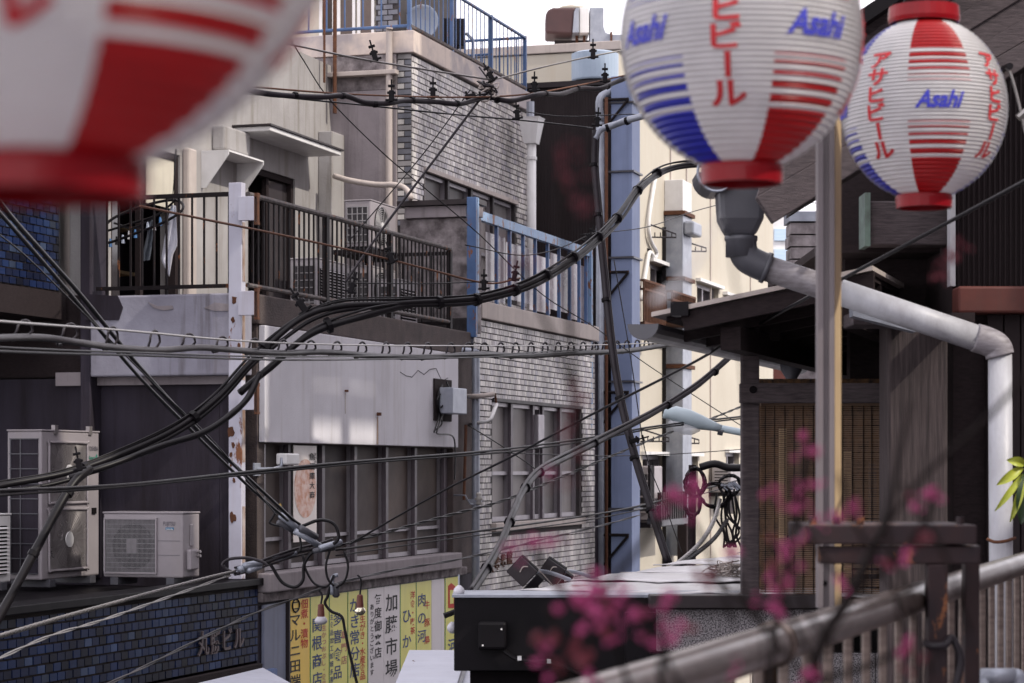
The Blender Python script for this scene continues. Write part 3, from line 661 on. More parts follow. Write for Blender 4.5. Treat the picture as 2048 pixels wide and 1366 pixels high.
def cloth(label, outline, mat, t):
    n = len(outline); cen = LP(sum(p[0] for p in outline)/n, sum(p[1] for p in outline)/n, t); m = SB(); vs_ = []
    rows = 14
    for k_ in (0, .006):
        for r in range(rows+1):
            f = r/rows; ip = f*(len(outline)//2-1)
            L_ = outline[:n//2]; R_ = outline[n//2:][::-1]
            def lerp(A_, u): i = min(int(u), len(A_)-2); w_ = u-i; return (A_[i][0]*(1-w_)+A_[i+1][0]*w_, A_[i][1]*(1-w_)+A_[i+1][1]*w_)
            a = lerp(L_, ip); b = lerp(R_, ip)
            for c_ in range(7):
                u = c_/6; vs_.append(LP(a[0]*(1-u)+b[0]*u, a[1]*(1-u)+b[1]*u, t+k_+.035*math.sin(c_*1.7+r*.25)))
    fs_ = []; off = (rows+1)*7
    for r in range(rows):
        for c_ in range(6):
            i = r*7+c_; fs_ += [(i, i+1, i+8, i+7), (off+i, off+i+7, off+i+8, off+i+1)]
    for r in range(rows): fs_ += [(r*7, r*7+7, off+r*7+7, off+r*7), (r*7+6, off+r*7+6, off+r*7+13, r*7+13)]
    o = m.add(vs_, fs_).build('cloth', mat, None, smooth=True); tag(o, label, 'cloth', 'cloths drying in the balcony door'); return o
cloth('white towel hanging in points from the laundry hanger', [(342,408),(330,470),(322,520),(338,553),  (339,553),(346,510),(355,490),(352,412)], M_cloth, LH+.02)
cloth('grey cloth hanging beside the white towel on the laundry hanger', [(298,440),(294,470),(287,500),(287,522),  (300,520),(303,500),(306,470),(308,440)], M_grayc2, LH+.03)
# ------------------------------------------------------------------ shop sign boards under the window sill
SS = 7.40
Zt, Zb = 3.41, 1.9
def board(name, label, x0, x1, mat, texts, edge=None, frame=True):
    a, b = tS(x0, SS), tS(x1, SS); W_ = b-a
    o = thing(name, label, 'sign', 'shop sign boards in a row')
    SB().box(a+.004, b-.004, SS, SS+.028, Zb, Zt).build('board', mat, o, .004)
    SB().box(a+.002, b-.002, SS-.004, SS+.028, Zt+.001, Zt+.03).build('top_rail', M_dkframe, o)
    if edge: SB().box(a, a+.012, SS-.003, SS-.0005, Zb, Zt-.001).build('edge_strip', edge, o)
    for txt, u, y0, sx, sy, pitch, mt in texts:       # u across, y0 photo row of first character's middle
        tt = a+W_*u; z = zS(x0+(x1-x0)*u, y0, SS)
        for i_, ch_ in enumerate(txt): vtext(SB(), ch_, (tt, SS-.0025, z-i_*pitch), (1,0,0), (0,0,1), sx, sy, 0).build('character', mt, o)
    return o
k_ = 1/F*20.0
b1 = board('sign_board', 'orange yellow sign board with black and red lettering, leftmost of the shop signs', 577, 620, M_yel, [('マルニ田端商店', .30, 1240, .25, .115, .128, M_ink), ('佃煮・漬物', .72, 1208, .17, .085, .083, M_red)])
m = SB(); c_ = (tS(591, SS), SS-.004, zS(591, 1211, SS)); m.ring(c_, .075, .008, 1, 24, 4, .72); vtext(m, '二', c_, (1,0,0), (0,0,1), .15, .09, 0); m.build('circle_mark', M_ink, b1)
b2_ = board('sign_board', 'pale yellow sign board with faded pink small print, second of the shop signs', 620, 658, M_ygr, [('関根商店', .36, 1250, .24, .13, .155, M_bluei), ('生かつおぶし・食品', .72, 1256, .11, .055, .06, M_pinki)], M_green)
b3_ = board('sign_board', 'pale yellow sign board behind the thick hanging wire with blue column lettering', 658, 695, M_ygr, [('多喜食品', .45, 1238, .22, .125, .155, M_bluei), ('専門店', .80, 1270, .15, .08, .11, M_pinki), ('主食品加工卸細多喜', .13, 1234, .08, .055, .068, M_bluei)], M_green)
b4_ = board('sign_board', 'pale yellow sign board with large blue kana behind the silver bulb', 695, 735, M_ygr, [('かき常分店', .35, 1210, .26, .135, .145, M_bluei), ('生がき・水産食品', .74, 1238, .15, .075, .073, M_red)], M_green)
b5_ = board('sign_board', 'white sign board with two columns of black brush lettering', 735, 768, M_wboard, [('毎度御来店', .62, 1199, .20, .105, .122, M_ink), ('ありがとうございます', .26, 1214, .11, .058, .066, M_ink)], M_green)
b6_ = board('sign_board', 'white sign board with four large bold black characters', 768, 800, M_wboard, [('加藤市場', .45, 1205, .34, .17, .205, M_ink)])
b7_ = board('sign_board', 'yellow sign board with two large blue kana and red print', 800, 832, M_ygr, [('ひかり', .42, 1232, .26, .14, .24, M_bluei), ('洋食・喫茶', .78, 1190, .14, .075, .085, M_red)], M_green)
b8_ = board('sign_board', 'yellow sign board with grey meat shop lettering and small red column', 832, 863, M_ygr, [('肉の河', .36, 1200, .26, .13, .175, M_bluei), ('牛豚鳥', .70, 1210, .17, .085, .17, M_red)], M_green)
b9_ = board('sign_board', 'plain white sign board without lettering next to the grey downpipe', 863, 889, M_wboard, [])
b10_ = board('sign_board', 'narrow yellow sign board with red house emblem, rightmost of the shop signs', 890, 919, M_ygr, [('河', .5, 1292, .3, .16, .2, M_bluei)], M_green)
m = SB(); c_ = [(tS(x_, SS), zS(x_, y_, SS)) for x_, y_ in ((896,1172),(902,1166),(910,1173),(910,1216),(896,1216))]; m.prism(c_, 1, SS-.004, SS-.001).build('emblem', M_red, b10_)
m = SB(); m.hexa([(tS(899, SS), SS-.006, zS(899, 1208, SS)), (tS(906, SS), SS-.006, zS(906, 1207, SS)), (tS(906, SS), SS-.005, zS(906, 1207, SS)), (tS(899, SS), SS-.005, zS(899, 1208, SS))], [(tS(899, SS), SS-.006, zS(899, 1180, SS)), (tS(906, SS), SS-.006, zS(906, 1180, SS)), (tS(906, SS), SS-.005, zS(906, 1180, SS)), (tS(899, SS), SS-.005, zS(899, 1180, SS))]).build('emblem_window', M_ygr, b10_)
dn = thing('blue_grey_door', 'blue grey metal door panel left of the yellow shop signs', 'door')
SB().box(tS(528, SS), tS(573, SS), SS+.002, SS+.03, 1.2, 3.40).build('panel', M_bgdoor, dn, .02)
SB().box(tS(574, SS), tS(576.5, SS), SS-.02, SS+.028, 1.2, 3.41).build('post', M_dkframe, dn)
# ------------------------------------------------------------------ poster in the window, little lamp on an arm
po = thing('window_poster', 'tall pale poster with a salmon coloured bowl and black brush lettering in the window', 'poster')
a, b = tS(586, SWN-.045), tS(632, SWN-.045); sp = SWN-.045
SB().box(a, b, sp-.006, sp, 3.88, 4.695).build('sheet', M_poster, po)
m = SB(); n = 28; cz_ = 4.33; m.prism([((a+b)/2+(b-a)*.47*math.cos(6.283*i/n), cz_+.25*math.sin(6.283*i/n)) for i in range(n)], 1, sp-.0085, sp-.0065).build('bowl_picture', M_peach, po)
for i_, ch_ in enumerate('魚酒庫大商'): vtext(SB(), ch_, (a+(b-a)*.78, sp-.011, 4.60-.082*i_), (1,0,0), (0,0,1), .13, .065, 0).build('character', M_ink, po)
m = SB(); vtext(m, '生かき一', (a+(b-a)*.92, sp-.011, 4.62), (1,0,0), (0,0,1), .06, .03, .032); vtext(m, '食品', (a+(b-a)*.6, sp-.011, 3.97), (1,0,0), (0,0,1), .06, .03, .03); m.build('lettering', M_ink, po)
lm = thing('wall_lamp', 'small white box lamp on a grey arm beside the window poster', 'lamp')
l0 = (tS(512, 7.40), 7.40); sL = 7.28
SB().box(l0[0], l0[0]+.12, SP-.02, SP-.001, zS(512, 952, 7.4), zS(512, 926, 7.4)).build('wall_plate', M_galv, lm, .004)
zl = zS(530, 938, sL); ta, tb_ = tS(514, sL), tS(562, sL)
SB().tube([(l0[0]+.05, SP-.02, zl), (l0[0]+.07, sL, zl), (tb_, sL, zl+.02), (tb_+.02, sL, zl+.09)], .014, 8).build('arm', M_galv, lm)
SB().box(tS(563, sL), tS(588, sL), sL-.05, sL+.05, zS(575, 930, sL), zS(575, 907, sL)).build('lamp_box', M_white, lm, .012)
# ------------------------------------------------------------------ meter box and downpipe between panel and tile wall
mb_ = thing('meter_box', 'grey meter box with tangled black cables at the right end of the white panel', 'meter box')
a, b = tS(868, 7.36), tS(902, 7.36)
SB().box(a, b, 7.35, 7.369, zS(880, 842, 7.36), zS(880, 758, 7.36)).build('backboard', M_darkwood, mb_, .004)
SB().box(tS(888, 7.28), tS(917, 7.28), 7.19, 7.33, zS(900, 828, 7.28), zS(900, 776, 7.28)).build('box', M_galv, mb_, .01)
for k_, pts_ in enumerate(([(885,770),(876,790),(878,830),(868,865)], [(890,778),(872,800),(882,845),(866,862)], [(892,815),(880,830),(870,860),(872,868),(900,872),(906,900),(905,960)], [(886,764),(895,790),(875,815)])):
    SB().tube(catmull([(tS(x_, 7.33), 7.33-.012*k_, zS(x_, y_, 7.33)) for x_, y_ in pts_], 6), .008, 6).build('cable', M_blackpl, mb_)
dp = thing('downpipe', 'pale grey downpipe at the corner between the white panel and the tiled wall', 'pipe')
tp = 22.30; 
SB().tube(catmull([(22.1, 7.5, zS(905, 700, 7.45)), (tp-.02, 7.32, zS(915, 703, 7.4)), (tp, 7.30, zS(917, 716, 7.4)), (tp, 7.30, 4.6)], 4)+[(tp, 7.30, .1)], .042, 10).build('pipe', M_galv, dp, smooth=True)
for y_ in (790, 1004): z = zS(915, y_, 7.3); SB().box(tp-.06, tp+.06, 7.25, 7.36, z-.02, z+.02).build('bracket', M_galv, dp, .004)
ins = thing('insulator', 'small white porcelain insulator on a bracket beside the downpipe', 'insulator')
z = zS(912, 1000, 7.2); SB().lathe([(.02, -.06), (.045, -.05), (.02, -.02), (.05, 0), (.02, .025), (.035, .05), (.012, .07)], (22.1, 7.2, z), 14).build('body', M_ceram, ins, smooth=True)
SB().tube([(22.1, 7.2, z-.05), (22.0, 7.26, z-.05), (21.9, 7.28, z+.04), (22.0, 7.44, z+.04)], .008, 6).build('bracket', M_galv, ins)
# ------------------------------------------------------------------ tiled building in the middle
TB = thing('tiled_building', 'grey brick-tiled building with terrace, roof railing and tall windows in the middle', 'building')
S1, S2, TN, TN2, TF = 7.43, 8.30, 22.62, 23.14, 27.38
wl_t0, wl_t1, wl_z0, wl_z1 = tS(985, S1), tS(1160, S1), 3.93, 5.21
w = SB(); q = S1+.004
w.box(TN, wl_t0, q, 12, 0, 6.06); w.box(wl_t1, TF, q, 12, 0, 6.06); w.box(wl_t0, wl_t1, q, 12, 0, wl_z0); w.box(wl_t0, wl_t1, q, 12, wl_z1, 6.06); w.box(wl_t0, wl_t1, q+.35, 12, wl_z0, wl_z1)
w.build('lower_wall', M_grout, TB)
tiles(TB, S1, TN+.002, TF, 2.9, 6.06, M_tile, pw=.085, vg=.007, holes=[(wl_t0-.03, wl_t1+.03, wl_z0-.12, wl_z1+.03)], nparts=150)
wu_t0, wu_t1, wu_z0, wu_z1 = tS(850, S2), tS(1030, S2), 6.55, zS(850, 343, S2)
w = SB(); q = S2+.004
w.box(TN2, wu_t0, q, 12, 6.07, 8.93); w.box(wu_t1, TF, q, 12, 6.07, 8.93); w.box(wu_t0, wu_t1, q, 12, 6.07, wu_z0); w.box(wu_t0, wu_t1, q, 12, wu_z1, 8.93); w.box(wu_t0, wu_t1, q+.35, 12, wu_z0, wu_z1)
w.build('upper_wall', M_grout, TB)
tiles(TB, S2, TN2+.002, TF, 6.25, 8.92, M_tile, pw=.085, vg=.007, holes=[(wu_t0-.03, wu_t1+.03, wu_z0-.03, wu_z1+.03)], nparts=150)
# corner tiles on the near returns
def quoins(t, s0, s1, z0, z1, base_name='tile'):
    base = None; r = 0; z = z0; mid = (s0+s1)/2
    while z < z1-.04:
        for a, b, mq in (((s0, mid-.004, M_quoin), (mid+.004, s1, M_qw)) if r % 2 else ((s0, s1, M_quoin),)):
            SB().box(t-.009, t, a, b, z, z+.051).build(base_name, mq, TB)
        z += .0635; r += 1
quoins(TN, S1, S1+.13, 3.0, 5.95); quoins(TN2, S2, S2+.15, 7.1, 8.92)
# grey rendered side wall of the upper storey with ledge
SB().box(TN2-.05, TN2-.002, S2+.155, 11.5, 6.3, 8.55).build('side_wall', M_greycon, TB)
SB().box(TN2-.16, TN2-.052, S2+.12, 9.6, zT(720, 156, TN2), zT(720, 147, TN2)).build('ledge', M_beige, TB, .006)
SB().box(TN2-.02, TN2-.002, S2+.156, 11.5, 8.56, 8.71).build('stained_band', M_spall, TB)
SB().box(TN2-.05, TN2+.299, S2+.156, 9.9, 8.72, 8.93).build('upper_beam', M_spall, TB, .01)
SB().box(TN2-.06, TF+.02, S2-.05, 11.8, 8.935, 9.17).build('parapet', M_parapet, TB, .008)
SB().tube(catmull([(TN2-.12, 8.50, 9.2), (TN2-.11, 8.51, 9.0), (TN2-.11, 8.51, 7.4), (TN2-.11, 8.51, 6.4)], 4), .036, 9).build('lagged_pipe', M_beige, TB, smooth=True)
SB().tube(catmull([P(665,352,24.0), P(700,362,23.9), P(750,370,23.8), P(790,370,23.7), P(812,378,23.6), P(820,396,23.6)], 5), .028, 8).build('side_pipe', M_beige, TB, smooth=True) if False else None
mm = MB(); mm.tube(catmull([P(668,352,24.3), P(700,361,24.2), P(750,369,24.1), P(790,370,24.0), P(812,378,23.9), P(822,398,23.8)], 5), .03, 8); mm.build('side_pipe', M_beige, TB, smooth=True)
# windows
def windows(t0, t1, z0, z1, s, cuts, mat):
    for i in range(len(cuts)-1):
        a, b = t0+(t1-t0)*cuts[i], t0+(t1-t0)*cuts[i+1]
        w = SB().box(a+.02, b-.02, s+.10, s+.11, z0, z1).build('window', mat, TB)
        f = SB(); f.box(a, a+.035, s+.05, s+.13, z0, z1); f.box(b-.035, b, s+.05, s+.13, z0, z1); f.box(a+.035, b-.035, s+.051, s+.129, z1-.04, z1); f.box(a+.035, b-.035, s+.051, s+.129, z0, z0+.05)
        f.box(a+.035, b-.035, s+.06, s+.128, z0+(z1-z0)*.39, z0+(z1-z0)*.42); f.build('frame', M_alu, w)
windows(wl_t0, wl_t1, wl_z0, wl_z1, S1, [0, .22, .46, .56, .78, 1], M_frost2)
for c in (.22, .46, .57, .78): t = wl_t0+(wl_t1-wl_t0)*c; SB().box(t-.035, t+.035, S1+.02, S1+.06, wl_z0, wl_z1).build('mullion', M_mull, TB)
t = wl_t0+(wl_t1-wl_t0)*.5; SB().box(t-.12, t+.12, S1-.03, S1+.045, wl_z1-.48, wl_z1-.1).build('vent_cover', M_alu, TB, .01)
SB().box(wl_t0-.05, wl_t1+.05, S1-.06, S1+.05, wl_z0-.10, wl_z0-.01).build('sill', M_beige, TB, .008)
SB().box(wl_t0-.03, wl_t1+.03, S1-.03, S1+.05, wl_z1+.004, wl_z1+.04).build('head_flashing', M_dkframe, TB)
windows(wu_t0, wu_t1, wu_z0, wu_z1, S2, [0, .25, .5, .75, 1], M_frost2)
for c in (0, .25, .5, .75): t = wu_t0+(wu_t1-wu_t0)*c; SB().box(t-.03, t+.03, S2+.01, S2+.05, wu_z0, wu_z1).build('mullion', M_dkframe if c else M_beige, TB)
SB().box(wu_t0-.05, wu_t1+.05, S2-.03, S2+.05, wu_z1+.004, wu_z1+.05).build('window_head', M_beige, TB)
# terrace
SB().box(TN+.12, TF+.03, S1-.06, S2+.003, 6.065, 6.245).build('terrace_coping', M_beige, TB, .008)
SB().box(TN, TN+.118, S1-.05, sT(800, TN), 5.9, zT(900, 436, TN)).build('terrace_end_wall', M_spall, TB, .008)
SB().box(TN-.05, TN+.14, S1-.06, sT(812, TN), zT(900, 435, TN), zT(900, 412, TN)).build('end_wall_beam', M_greycon, TB, .006)
SB().box(TN-.10, TN+.2, S1-.08, sT(800, TN), zT(900, 411, TN), zT(900, 401, TN)).build('end_wall_cap', M_dkframe, TB)
SB().box(TN-.001, TN+.1, S1+.135, 9.0, 2.5, 5.895).build('side_pier', M_greycon, TB)
# drain pipe with hopper
hp = thing('downpipe', 'white hopper head and downpipe at the far corner of the tiled wall', 'pipe')
tq = tS(1063, 8.05)
SB().add([(tq+a*x_, 8.05+b*x_, z) for z, x_ in ((zS(1063, 288, 8.05), .075), (zS(1063, 250, 8.05), .115), (zS(1063, 240, 8.05), .125), (zS(1063, 236, 8.05), .135)) for a, b in ((-1,-1),(1,-1),(1,1),(-1,1))],
   [(4*i+j, 4*i+(j+1) % 4, 4*i+4+(j+1) % 4, 4*i+4+j) for i in range(3) for j in range(4)]+[(3,2,1,0),(12,13,14,15)]).build('hopper', M_white, hp)
SB().tube([(tq, 8.05, zS(1063, 288, 8.05)), (tq, 8.05, 6.3)], .058, 12).build('pipe', M_white, hp, smooth=True)
SB().tube([(tq, 8.05, zS(1063, 320, 8.05)), (tq, 8.05, zS(1063, 314, 8.05))], .068, 12).build('collar', M_white, hp)
SB().box(tq-.03, tq+.03, 8.05, 8.30, 6.9, 6.94).build('bracket', M_galv, hp)
SB().tube([(tq-.05, 8.05, zS(1063, 236, 8.05)), (tq-.05, 8.05, zS(1063, 205, 8.05))], .05, 8).build('inlet', M_galv, hp)
# blue terrace railing
br = thing('terrace_railing', 'blue painted terrace railing with peeling top rail and milky sheets behind the bars', 'railing')
SRl = 7.47
SB().box(TN-.16, TN-.102, S1-.08, S1+.02, 5.85, zT(960, 397, TN)).build('corner_post', M_bluepaint, br, .004)
SB().box(TN-.10, TN-.06, S1-.082, S1-.01, 6.26, zT(965, 397, TN)).build('corner_post', M_lightblue, br, .004)
SB().box(TN-.05, TF-.05, SRl-.03, SRl+.03, 7.10, 7.20).build('top_rail', M_lightblue, br, .004)
base = None
for x_ in (993, 1019, 1046, 1070, 1095, 1118, 1139, 1158, 1172):
    t = tS(x_, SRl)
    if base is None: base = SB().box(t-.018, t+.018, SRl-.018, SRl+.018, 6.246, 7.098).build('bar', M_bluepaint, br); b0 = t
    else: dup(base, s2w((t-b0, 0, 0)), br)
xs_ = [970, 1010, 1058, 1100, 1138, 1170]
for i in range(5):
    a, b = tS(xs_[i], SRl+.05), tS(xs_[i+1], SRl+.05)
    SB().box(a+.01, b-.01, SRl+.045, SRl+.05, 6.30+.06*(i % 2), 7.02-.04*(i % 3)).build('milky_sheet', M_sheet, br)
SB().box(TF-.15, TF-.09, SRl-.05, SRl+.05, 5.0, 7.25).build('end_post', M_lightblue, br)
# roof railing, dish and panel
rr = thing('roof_railing', 'blue steel railing with thin bars around the tiled building roof', 'railing')
sR, zr0, zr1 = S2+.02, 9.23, 9.86
SB().tube([(TN2, sR, zr1+.0), (TF, sR, zr1)], .022, 6).build('top_rail', M_bluepaint, rr)
SB().tube([(TN2, sR, zr0), (TF, sR, zr0)], .028, 6).build('bottom_rail', M_railold, rr)
base = None; t = TN2+.06
while t < TF:
    if base is None: base = SB().box(t-.005, t+.005, sR-.005, sR+.005, zr0, zr1).build('bar', M_bluepaint, rr); b0 = t
    else: dup(base, s2w((t-b0, 0, 0)), rr)
    t += .15
for t in (TN2, 24.55, 26.0, TF): SB().box(t-.022, t+.022, sR-.02, sR+.02, 9.17, zr1+.02 if t > 23.5 else 10.6).build('post', M_bluepaint, rr)
for tt, s_e in ((TN2, 9.95), (TF, 9.6)):
    SB().tube([(tt, sR, zr0), (tt, s_e, zr0)], .018, 6).build('bottom_rail', M_bluepaint, rr)
    SB().tube([(tt, sR, zr1+(.7 if tt < 25 else 0)), (tt, s_e, zr1+(.7 if tt < 25 else 0))], .018, 6).build('top_rail', M_bluepaint, rr)
    base = None; s_ = sR+.11
    while s_ < s_e:
        if base is None: base = SB().box(tt-.007, tt+.007, s_-.007, s_+.007, zr0, zr1+(.7 if tt < 25 else 0)).build('bar', M_bluepaint, rr); b0 = s_
        else: dup(base, s2w((0, s_-b0, 0)), rr)
        s_ += .112 if tt > 25 else .21
    SB().box(tt-.02, tt+.02, s_e-.02, s_e+.02, 9.17, zr1).build('post', M_bluepaint, rr)
for zz in (9.45, 9.62): SB().tube([(TF-.3, sR+.35, zz), (TF-.3, 9.5, zz)], .016, 6).build('inner_rail', M_bluepaint, rr)
SB().box(TF-.32, TF-.28, 9.46, 9.5, 9.17, 9.66).build('inner_post', M_bluepaint, rr); SB().box(TF-.32, TF-.28, sR+.33, sR+.37, 9.17, 9.66).build('inner_post', M_bluepaint, rr)
ds = thing('satellite_dish', 'round grey satellite dish behind the roof railing', 'satellite dish')
c_ = Vector(P(849, 48, 26.6)); R_ = .2
m = MB(lambda p: tuple(c_+Matrix.Rotation(-.25, 3, 'Z') @ Vector((p[0], p[1]-.06, p[2]))))
m.lathe([(R_*i/8, .07*(i/8)**2*-1) for i in range(1, 9)]+[(R_*1.02, -.06), (R_*.5, .0), (.02, .03)], (0, 0, 0), 32, 1); m.build('dish', pm('dish_grey', (.34,.38,.45), (.28,.32,.38), .5, 6), ds, smooth=True)
MB().tube([tuple(c_+Vector((0, .05, 0))), tuple(c_+Vector((0, .12, -.02))), (c_.x, c_.y+.12, 9.17)], .022, 7).build('mast', M_galv, ds)
MB().box(c_.x-.06, c_.x+.06, c_.y+.0, c_.y+.06, c_.z-.06, c_.z+.04).build('bracket', M_galv, ds)
pa = thing('roof_panel', 'dark louvred box beside the satellite dish on the roof', 'panel')
c_ = P(908, 62, 26.9); MB().box(c_[0]-.13, c_[0]+.13, c_[1], c_[1]+.25, c_[2]-.17, c_[2]+.15).build('case', M_black, pa, .006)
for i in range(9): MB().box(c_[0]-.125+.028*i, c_[0]-.112+.028*i, c_[1]-.012, c_[1]-.001, c_[2]-.16, c_[2]+.14).build('fin', M_dkframe, pa)
MB().box(c_[0]-.05, c_[0]+.05, c_[1]+.08, c_[1]+.16, 9.17, c_[2]-.17).build('stand', M_railblk, pa)
MB().tube([P(932, 66, 27), P(946, 80, 27), P(946, 100, 27), (P(946,100,27)[0], 27, 9.17)], .02, 6).build('pipe', M_galv, pa)
# penthouse
ph = thing('penthouse', 'rooftop room with sliding windows and a tiled corner behind the roof railing', 'building')
tp_ = 24.75; w = SB(); w.box(tp_, tp_+2, sT(752, tp_), 10.9, 9.17, 11.6); w.build('wall', M_cream, ph)
SB().box(tp_-.02, tp_+2.0, sT(800, tp_), sT(753, tp_), 9.17, 11.6).build('corner_pier', M_grout, ph)
for r in range(22):
    for j in range(2): s_ = sT(799, tp_)+.015+(.06 if r % 2 else 0)+.125*j; SB().box(tp_-.03, tp_-.02, s_, min(s_+.11, sT(753, tp_)), 9.2+r*.062, 9.2+r*.062+.05).build('tile', M_quoin, ph)
for a_, b_ in ((640, 672), (676, 712), (716, 750)):
    w = SB().box(tp_-.012, tp_-.002, sT(b_, tp_), sT(a_, tp_), 9.3, 10.4).build('window', M_frost, ph)
    f = SB(); f.box(tp_-.03, tp_-.013, sT(b_, tp_), sT(b_, tp_)+.035, 9.3, 10.4); f.box(tp_-.03, tp_-.013, sT(a_, tp_)-.035, sT(a_, tp_), 9.3, 10.4); f.build('frame', M_white, w)
# small fittings on the tiled wall: pipe bracket, bent pipe, letters, dried wreaths
pb = thing('bent_pipe', 'white bent pipe bracket sticking out from the tiled wall above the windows', 'pipe')
SB().tube(catmull([(tS(930, S1), S1-.01, zS(930, 793, S1)), (tS(960, 7.2), 7.2, zS(960, 792, 7.2)), (tS(990, 7.05), 7.05, zS(990, 788, 7.05))], 5), .025, 8).build('lagged_arm', M_beige, pb, smooth=True)
SB().tube([(tS(993, 7.05), 7.05, zS(993, 808, 7.05)), (tS(982, 7.05), 7.05, zS(982, 838, 7.05)), (tS(975, 7.08), 7.08, zS(975, 843, 7.08)), (tS(940, S1), S1-.01, zS(940, 848, S1))], .02, 8).build('bent_arm', M_white, pb, smooth=True)
SB().tube([(tS(990, 7.05), 7.05, zS(990, 788, 7.05)), (tS(993, 7.05), 7.05, zS(993, 808, 7.05))], .012, 6).build('joint', M_rust, pb)
SB().tube([(tS(932, 7.33), 7.33, zS(932, 850, 7.33)), (tS(928, 7.33), 7.33, zS(928, 1000, 7.33))], .016, 6).build('rusty_conduit', M_rust, pb)
lt = thing('wall_letters', 'four small rust coloured characters fixed on the tiled wall above the tin roof', 'lettering')
for i, ch in enumerate('炊養養館'):
    m = SB(); vtext(m, ch, (tS(982+12.5*i, S1-.02), S1-.025, zS(985, 1132-4*i, S1)), (1,0,0), (0,0,1), .19, .15, 0, (0, .014, 0)); m.build('letter', M_rust, lt)

# ------------------------------------------------------------------ behind: brown corrugated wall, duct, cream building
dkb = thing('brown_sheet_building', 'dark brown corrugated metal building between the tiled wall and the blue duct', 'building')
tw_ = 28.75; m = SB(); n = 90; a, b = sT(1222, tw_), sT(1050, tw_)+.6; vs_ = []
zt = zT(1120, 172, tw_)
for i in range(n+1): s_ = a+(b-a)*i/n; q = .006*(i % 2); vs_ += [(tw_-q, s_, 0), (tw_-q, s_, zt)]
m.add(vs_, [(2*i, 2*i+2, 2*i+3, 2*i+1) for i in range(n)]).build('corrugated_wall', M_brownsheet, dkb)
SB().box(tw_+.02, tw_+1.2, a, b, 0, zt-.02).build('core', M_brownsheet, dkb)
SB().box(tw_-.06, tw_+1.2, a, b, zt-.019, zt+.05).build('roof_edge', M_dkframe, dkb)
SB().box(TF+.02, tw_-.05, 7.6, 9, 0, 6.0).build('gap_wall', M_darkwall, dkb)
du = thing('blue_duct', 'tall blue grey square duct with flanged joints beside the cream building', 'duct')
td = 28.3; sd0, sd1 = 7.18, 7.455; td1 = tS(1280, sd0)
zj = [0.3]+[zT(1240, y_, td) for y_ in (1018, 763, 515, 343, 205)]+[zT(1240, 150, td)]
for i in range(len(zj)-1): SB().box(td, td1, sd0, sd1, zj[i]+.012, zj[i+1]-.012).build('section', M_duct, du, .006)
for z in zj[1:-1]: SB().box(td-.03, td1+.03, sd0-.03, sd1+.03, z-.0115, z+.0115).build('flange', M_pvc, du)
SB().box(td, td1, sd0, sd1, 0, .31).build('foot', M_duct, du)
for y_ in (545, 785, 1070, 200):
    z = zT(1240, y_, td); SB().tube([(td-.05, sd1+.12, z), (td-.05, sd0+.03, z)], .02, 6).build('brace', M_railblk, du); SB().tube([(td-.05, sd1+.12, z-.42), (td-.05, sd0+.04, z-.01)], .018, 6).build('brace', M_railblk, du)
gp = thing('downpipe', 'tall pale grey drainpipe left of the blue duct', 'pipe')
SB().tube(catmull([(td-.05, sd1+.13, 8.9), (td-.05, sd1+.13, 9.2), (td+.1, sd1+.0, 9.32)], 5), .05, 10).build('bend', M_galv, gp, smooth=True)
SB().tube([(td-.05, sd1+.13, .0), (td-.05, sd1+.13, 8.9)], .055, 12).build('pipe', M_galv, gp, smooth=True)
SB().tube([(td-.12, sd1+.03, .0), (td-.12, sd1+.03, 9.2)], .022, 8).build('thin_pipe', M_rust, gp, smooth=True)
cb = thing('cream_building', 'sunlit cream building with windows and pipes along the far side of the street', 'building')
sc, tc0, tc1, zc = 7.8, 29.97, 41.1, 10.13
wins = [(1300, 1346, 523, 650), (1394, 1437, 563, 640), (1448, 1470, 590, 650), (1285, 1330, 910, 1040), (1372, 1396, 912, 1030), (1452, 1478, 905, 1030)]
hol = sorted([(tS(a, sc), tS(b, sc), zS(a, d, sc), zS(a, c, sc)) for a, b, c, d in wins])
ts = sorted(set([tc0, tc1]+[h[0] for h in hol]+[h[1] for h in hol])); w = SB()
for i in range(len(ts)-1):
    a, b = ts[i], ts[i+1]; hs = sorted([(h[2], h[3]) for h in hol if h[0] <= a+1e-6 and h[1] >= b-1e-6]); z = 0
    for h0, h1 in hs: w.box(a, b, sc, sc+.3, z, h0); z = h1
    w.box(a, b, sc, sc+.3, z, zc)
w.build('street_wall', M_cream, cb)
SB().box(tc0, tc1, sc+.3, 13, 0, zc-.01).build('core', M_cream, cb)
SB().box(tc0-.02, tc0-.001, sc+.1, 13, 5, zc-.012).build('near_wall', M_cream, cb)
SB().box(tc0-.05, tc1, sc-.05, 13, zc, zc+.12).build('roof_edge', M_beige, cb, .01)
for i, (a, b, z0, z1) in enumerate(hol):
    w = SB().box(a, b, sc+.16, sc+.17, z0, z1).build('window', M_glassdk, cb)
    f = SB(); f.box(a, a+.07, sc+.08, sc+.159, z0, z1); f.box(b-.07, b, sc+.08, sc+.159, z0, z1); f.box((a+b)/2-.04, (a+b)/2+.04, sc+.09, sc+.158, z0, z1); f.box(a+.07, b-.07, sc+.085, sc+.157, z1-.06, z1); f.build('frame', M_alu, w)
    SB().box(a-.1, b+.1, sc-.08, sc-.001, z1, z1+.05).build('window_head', M_white, cb)
random.seed(11)
for x_, s0_ in ((1340, .002), (1372, .002), (1420, .002), (1500, .002)): t = tS(x_, sc); SB().box(t-.02, t+.02, sc-.02, sc-.001, 0, zc-.02).build('joint_strip', M_beige, cb)
pi = thing('wall_duct', 'grey square flue with rusty joints climbing the cream wall', 'duct')
sf = sc-.28; f0, f1 = tS(1366, sf), tS(1394, sf); zz = [3.2]+[zS(1380, y_, sf) for y_ in (735, 562, 432)]+[zS(1380, 362, sf)]
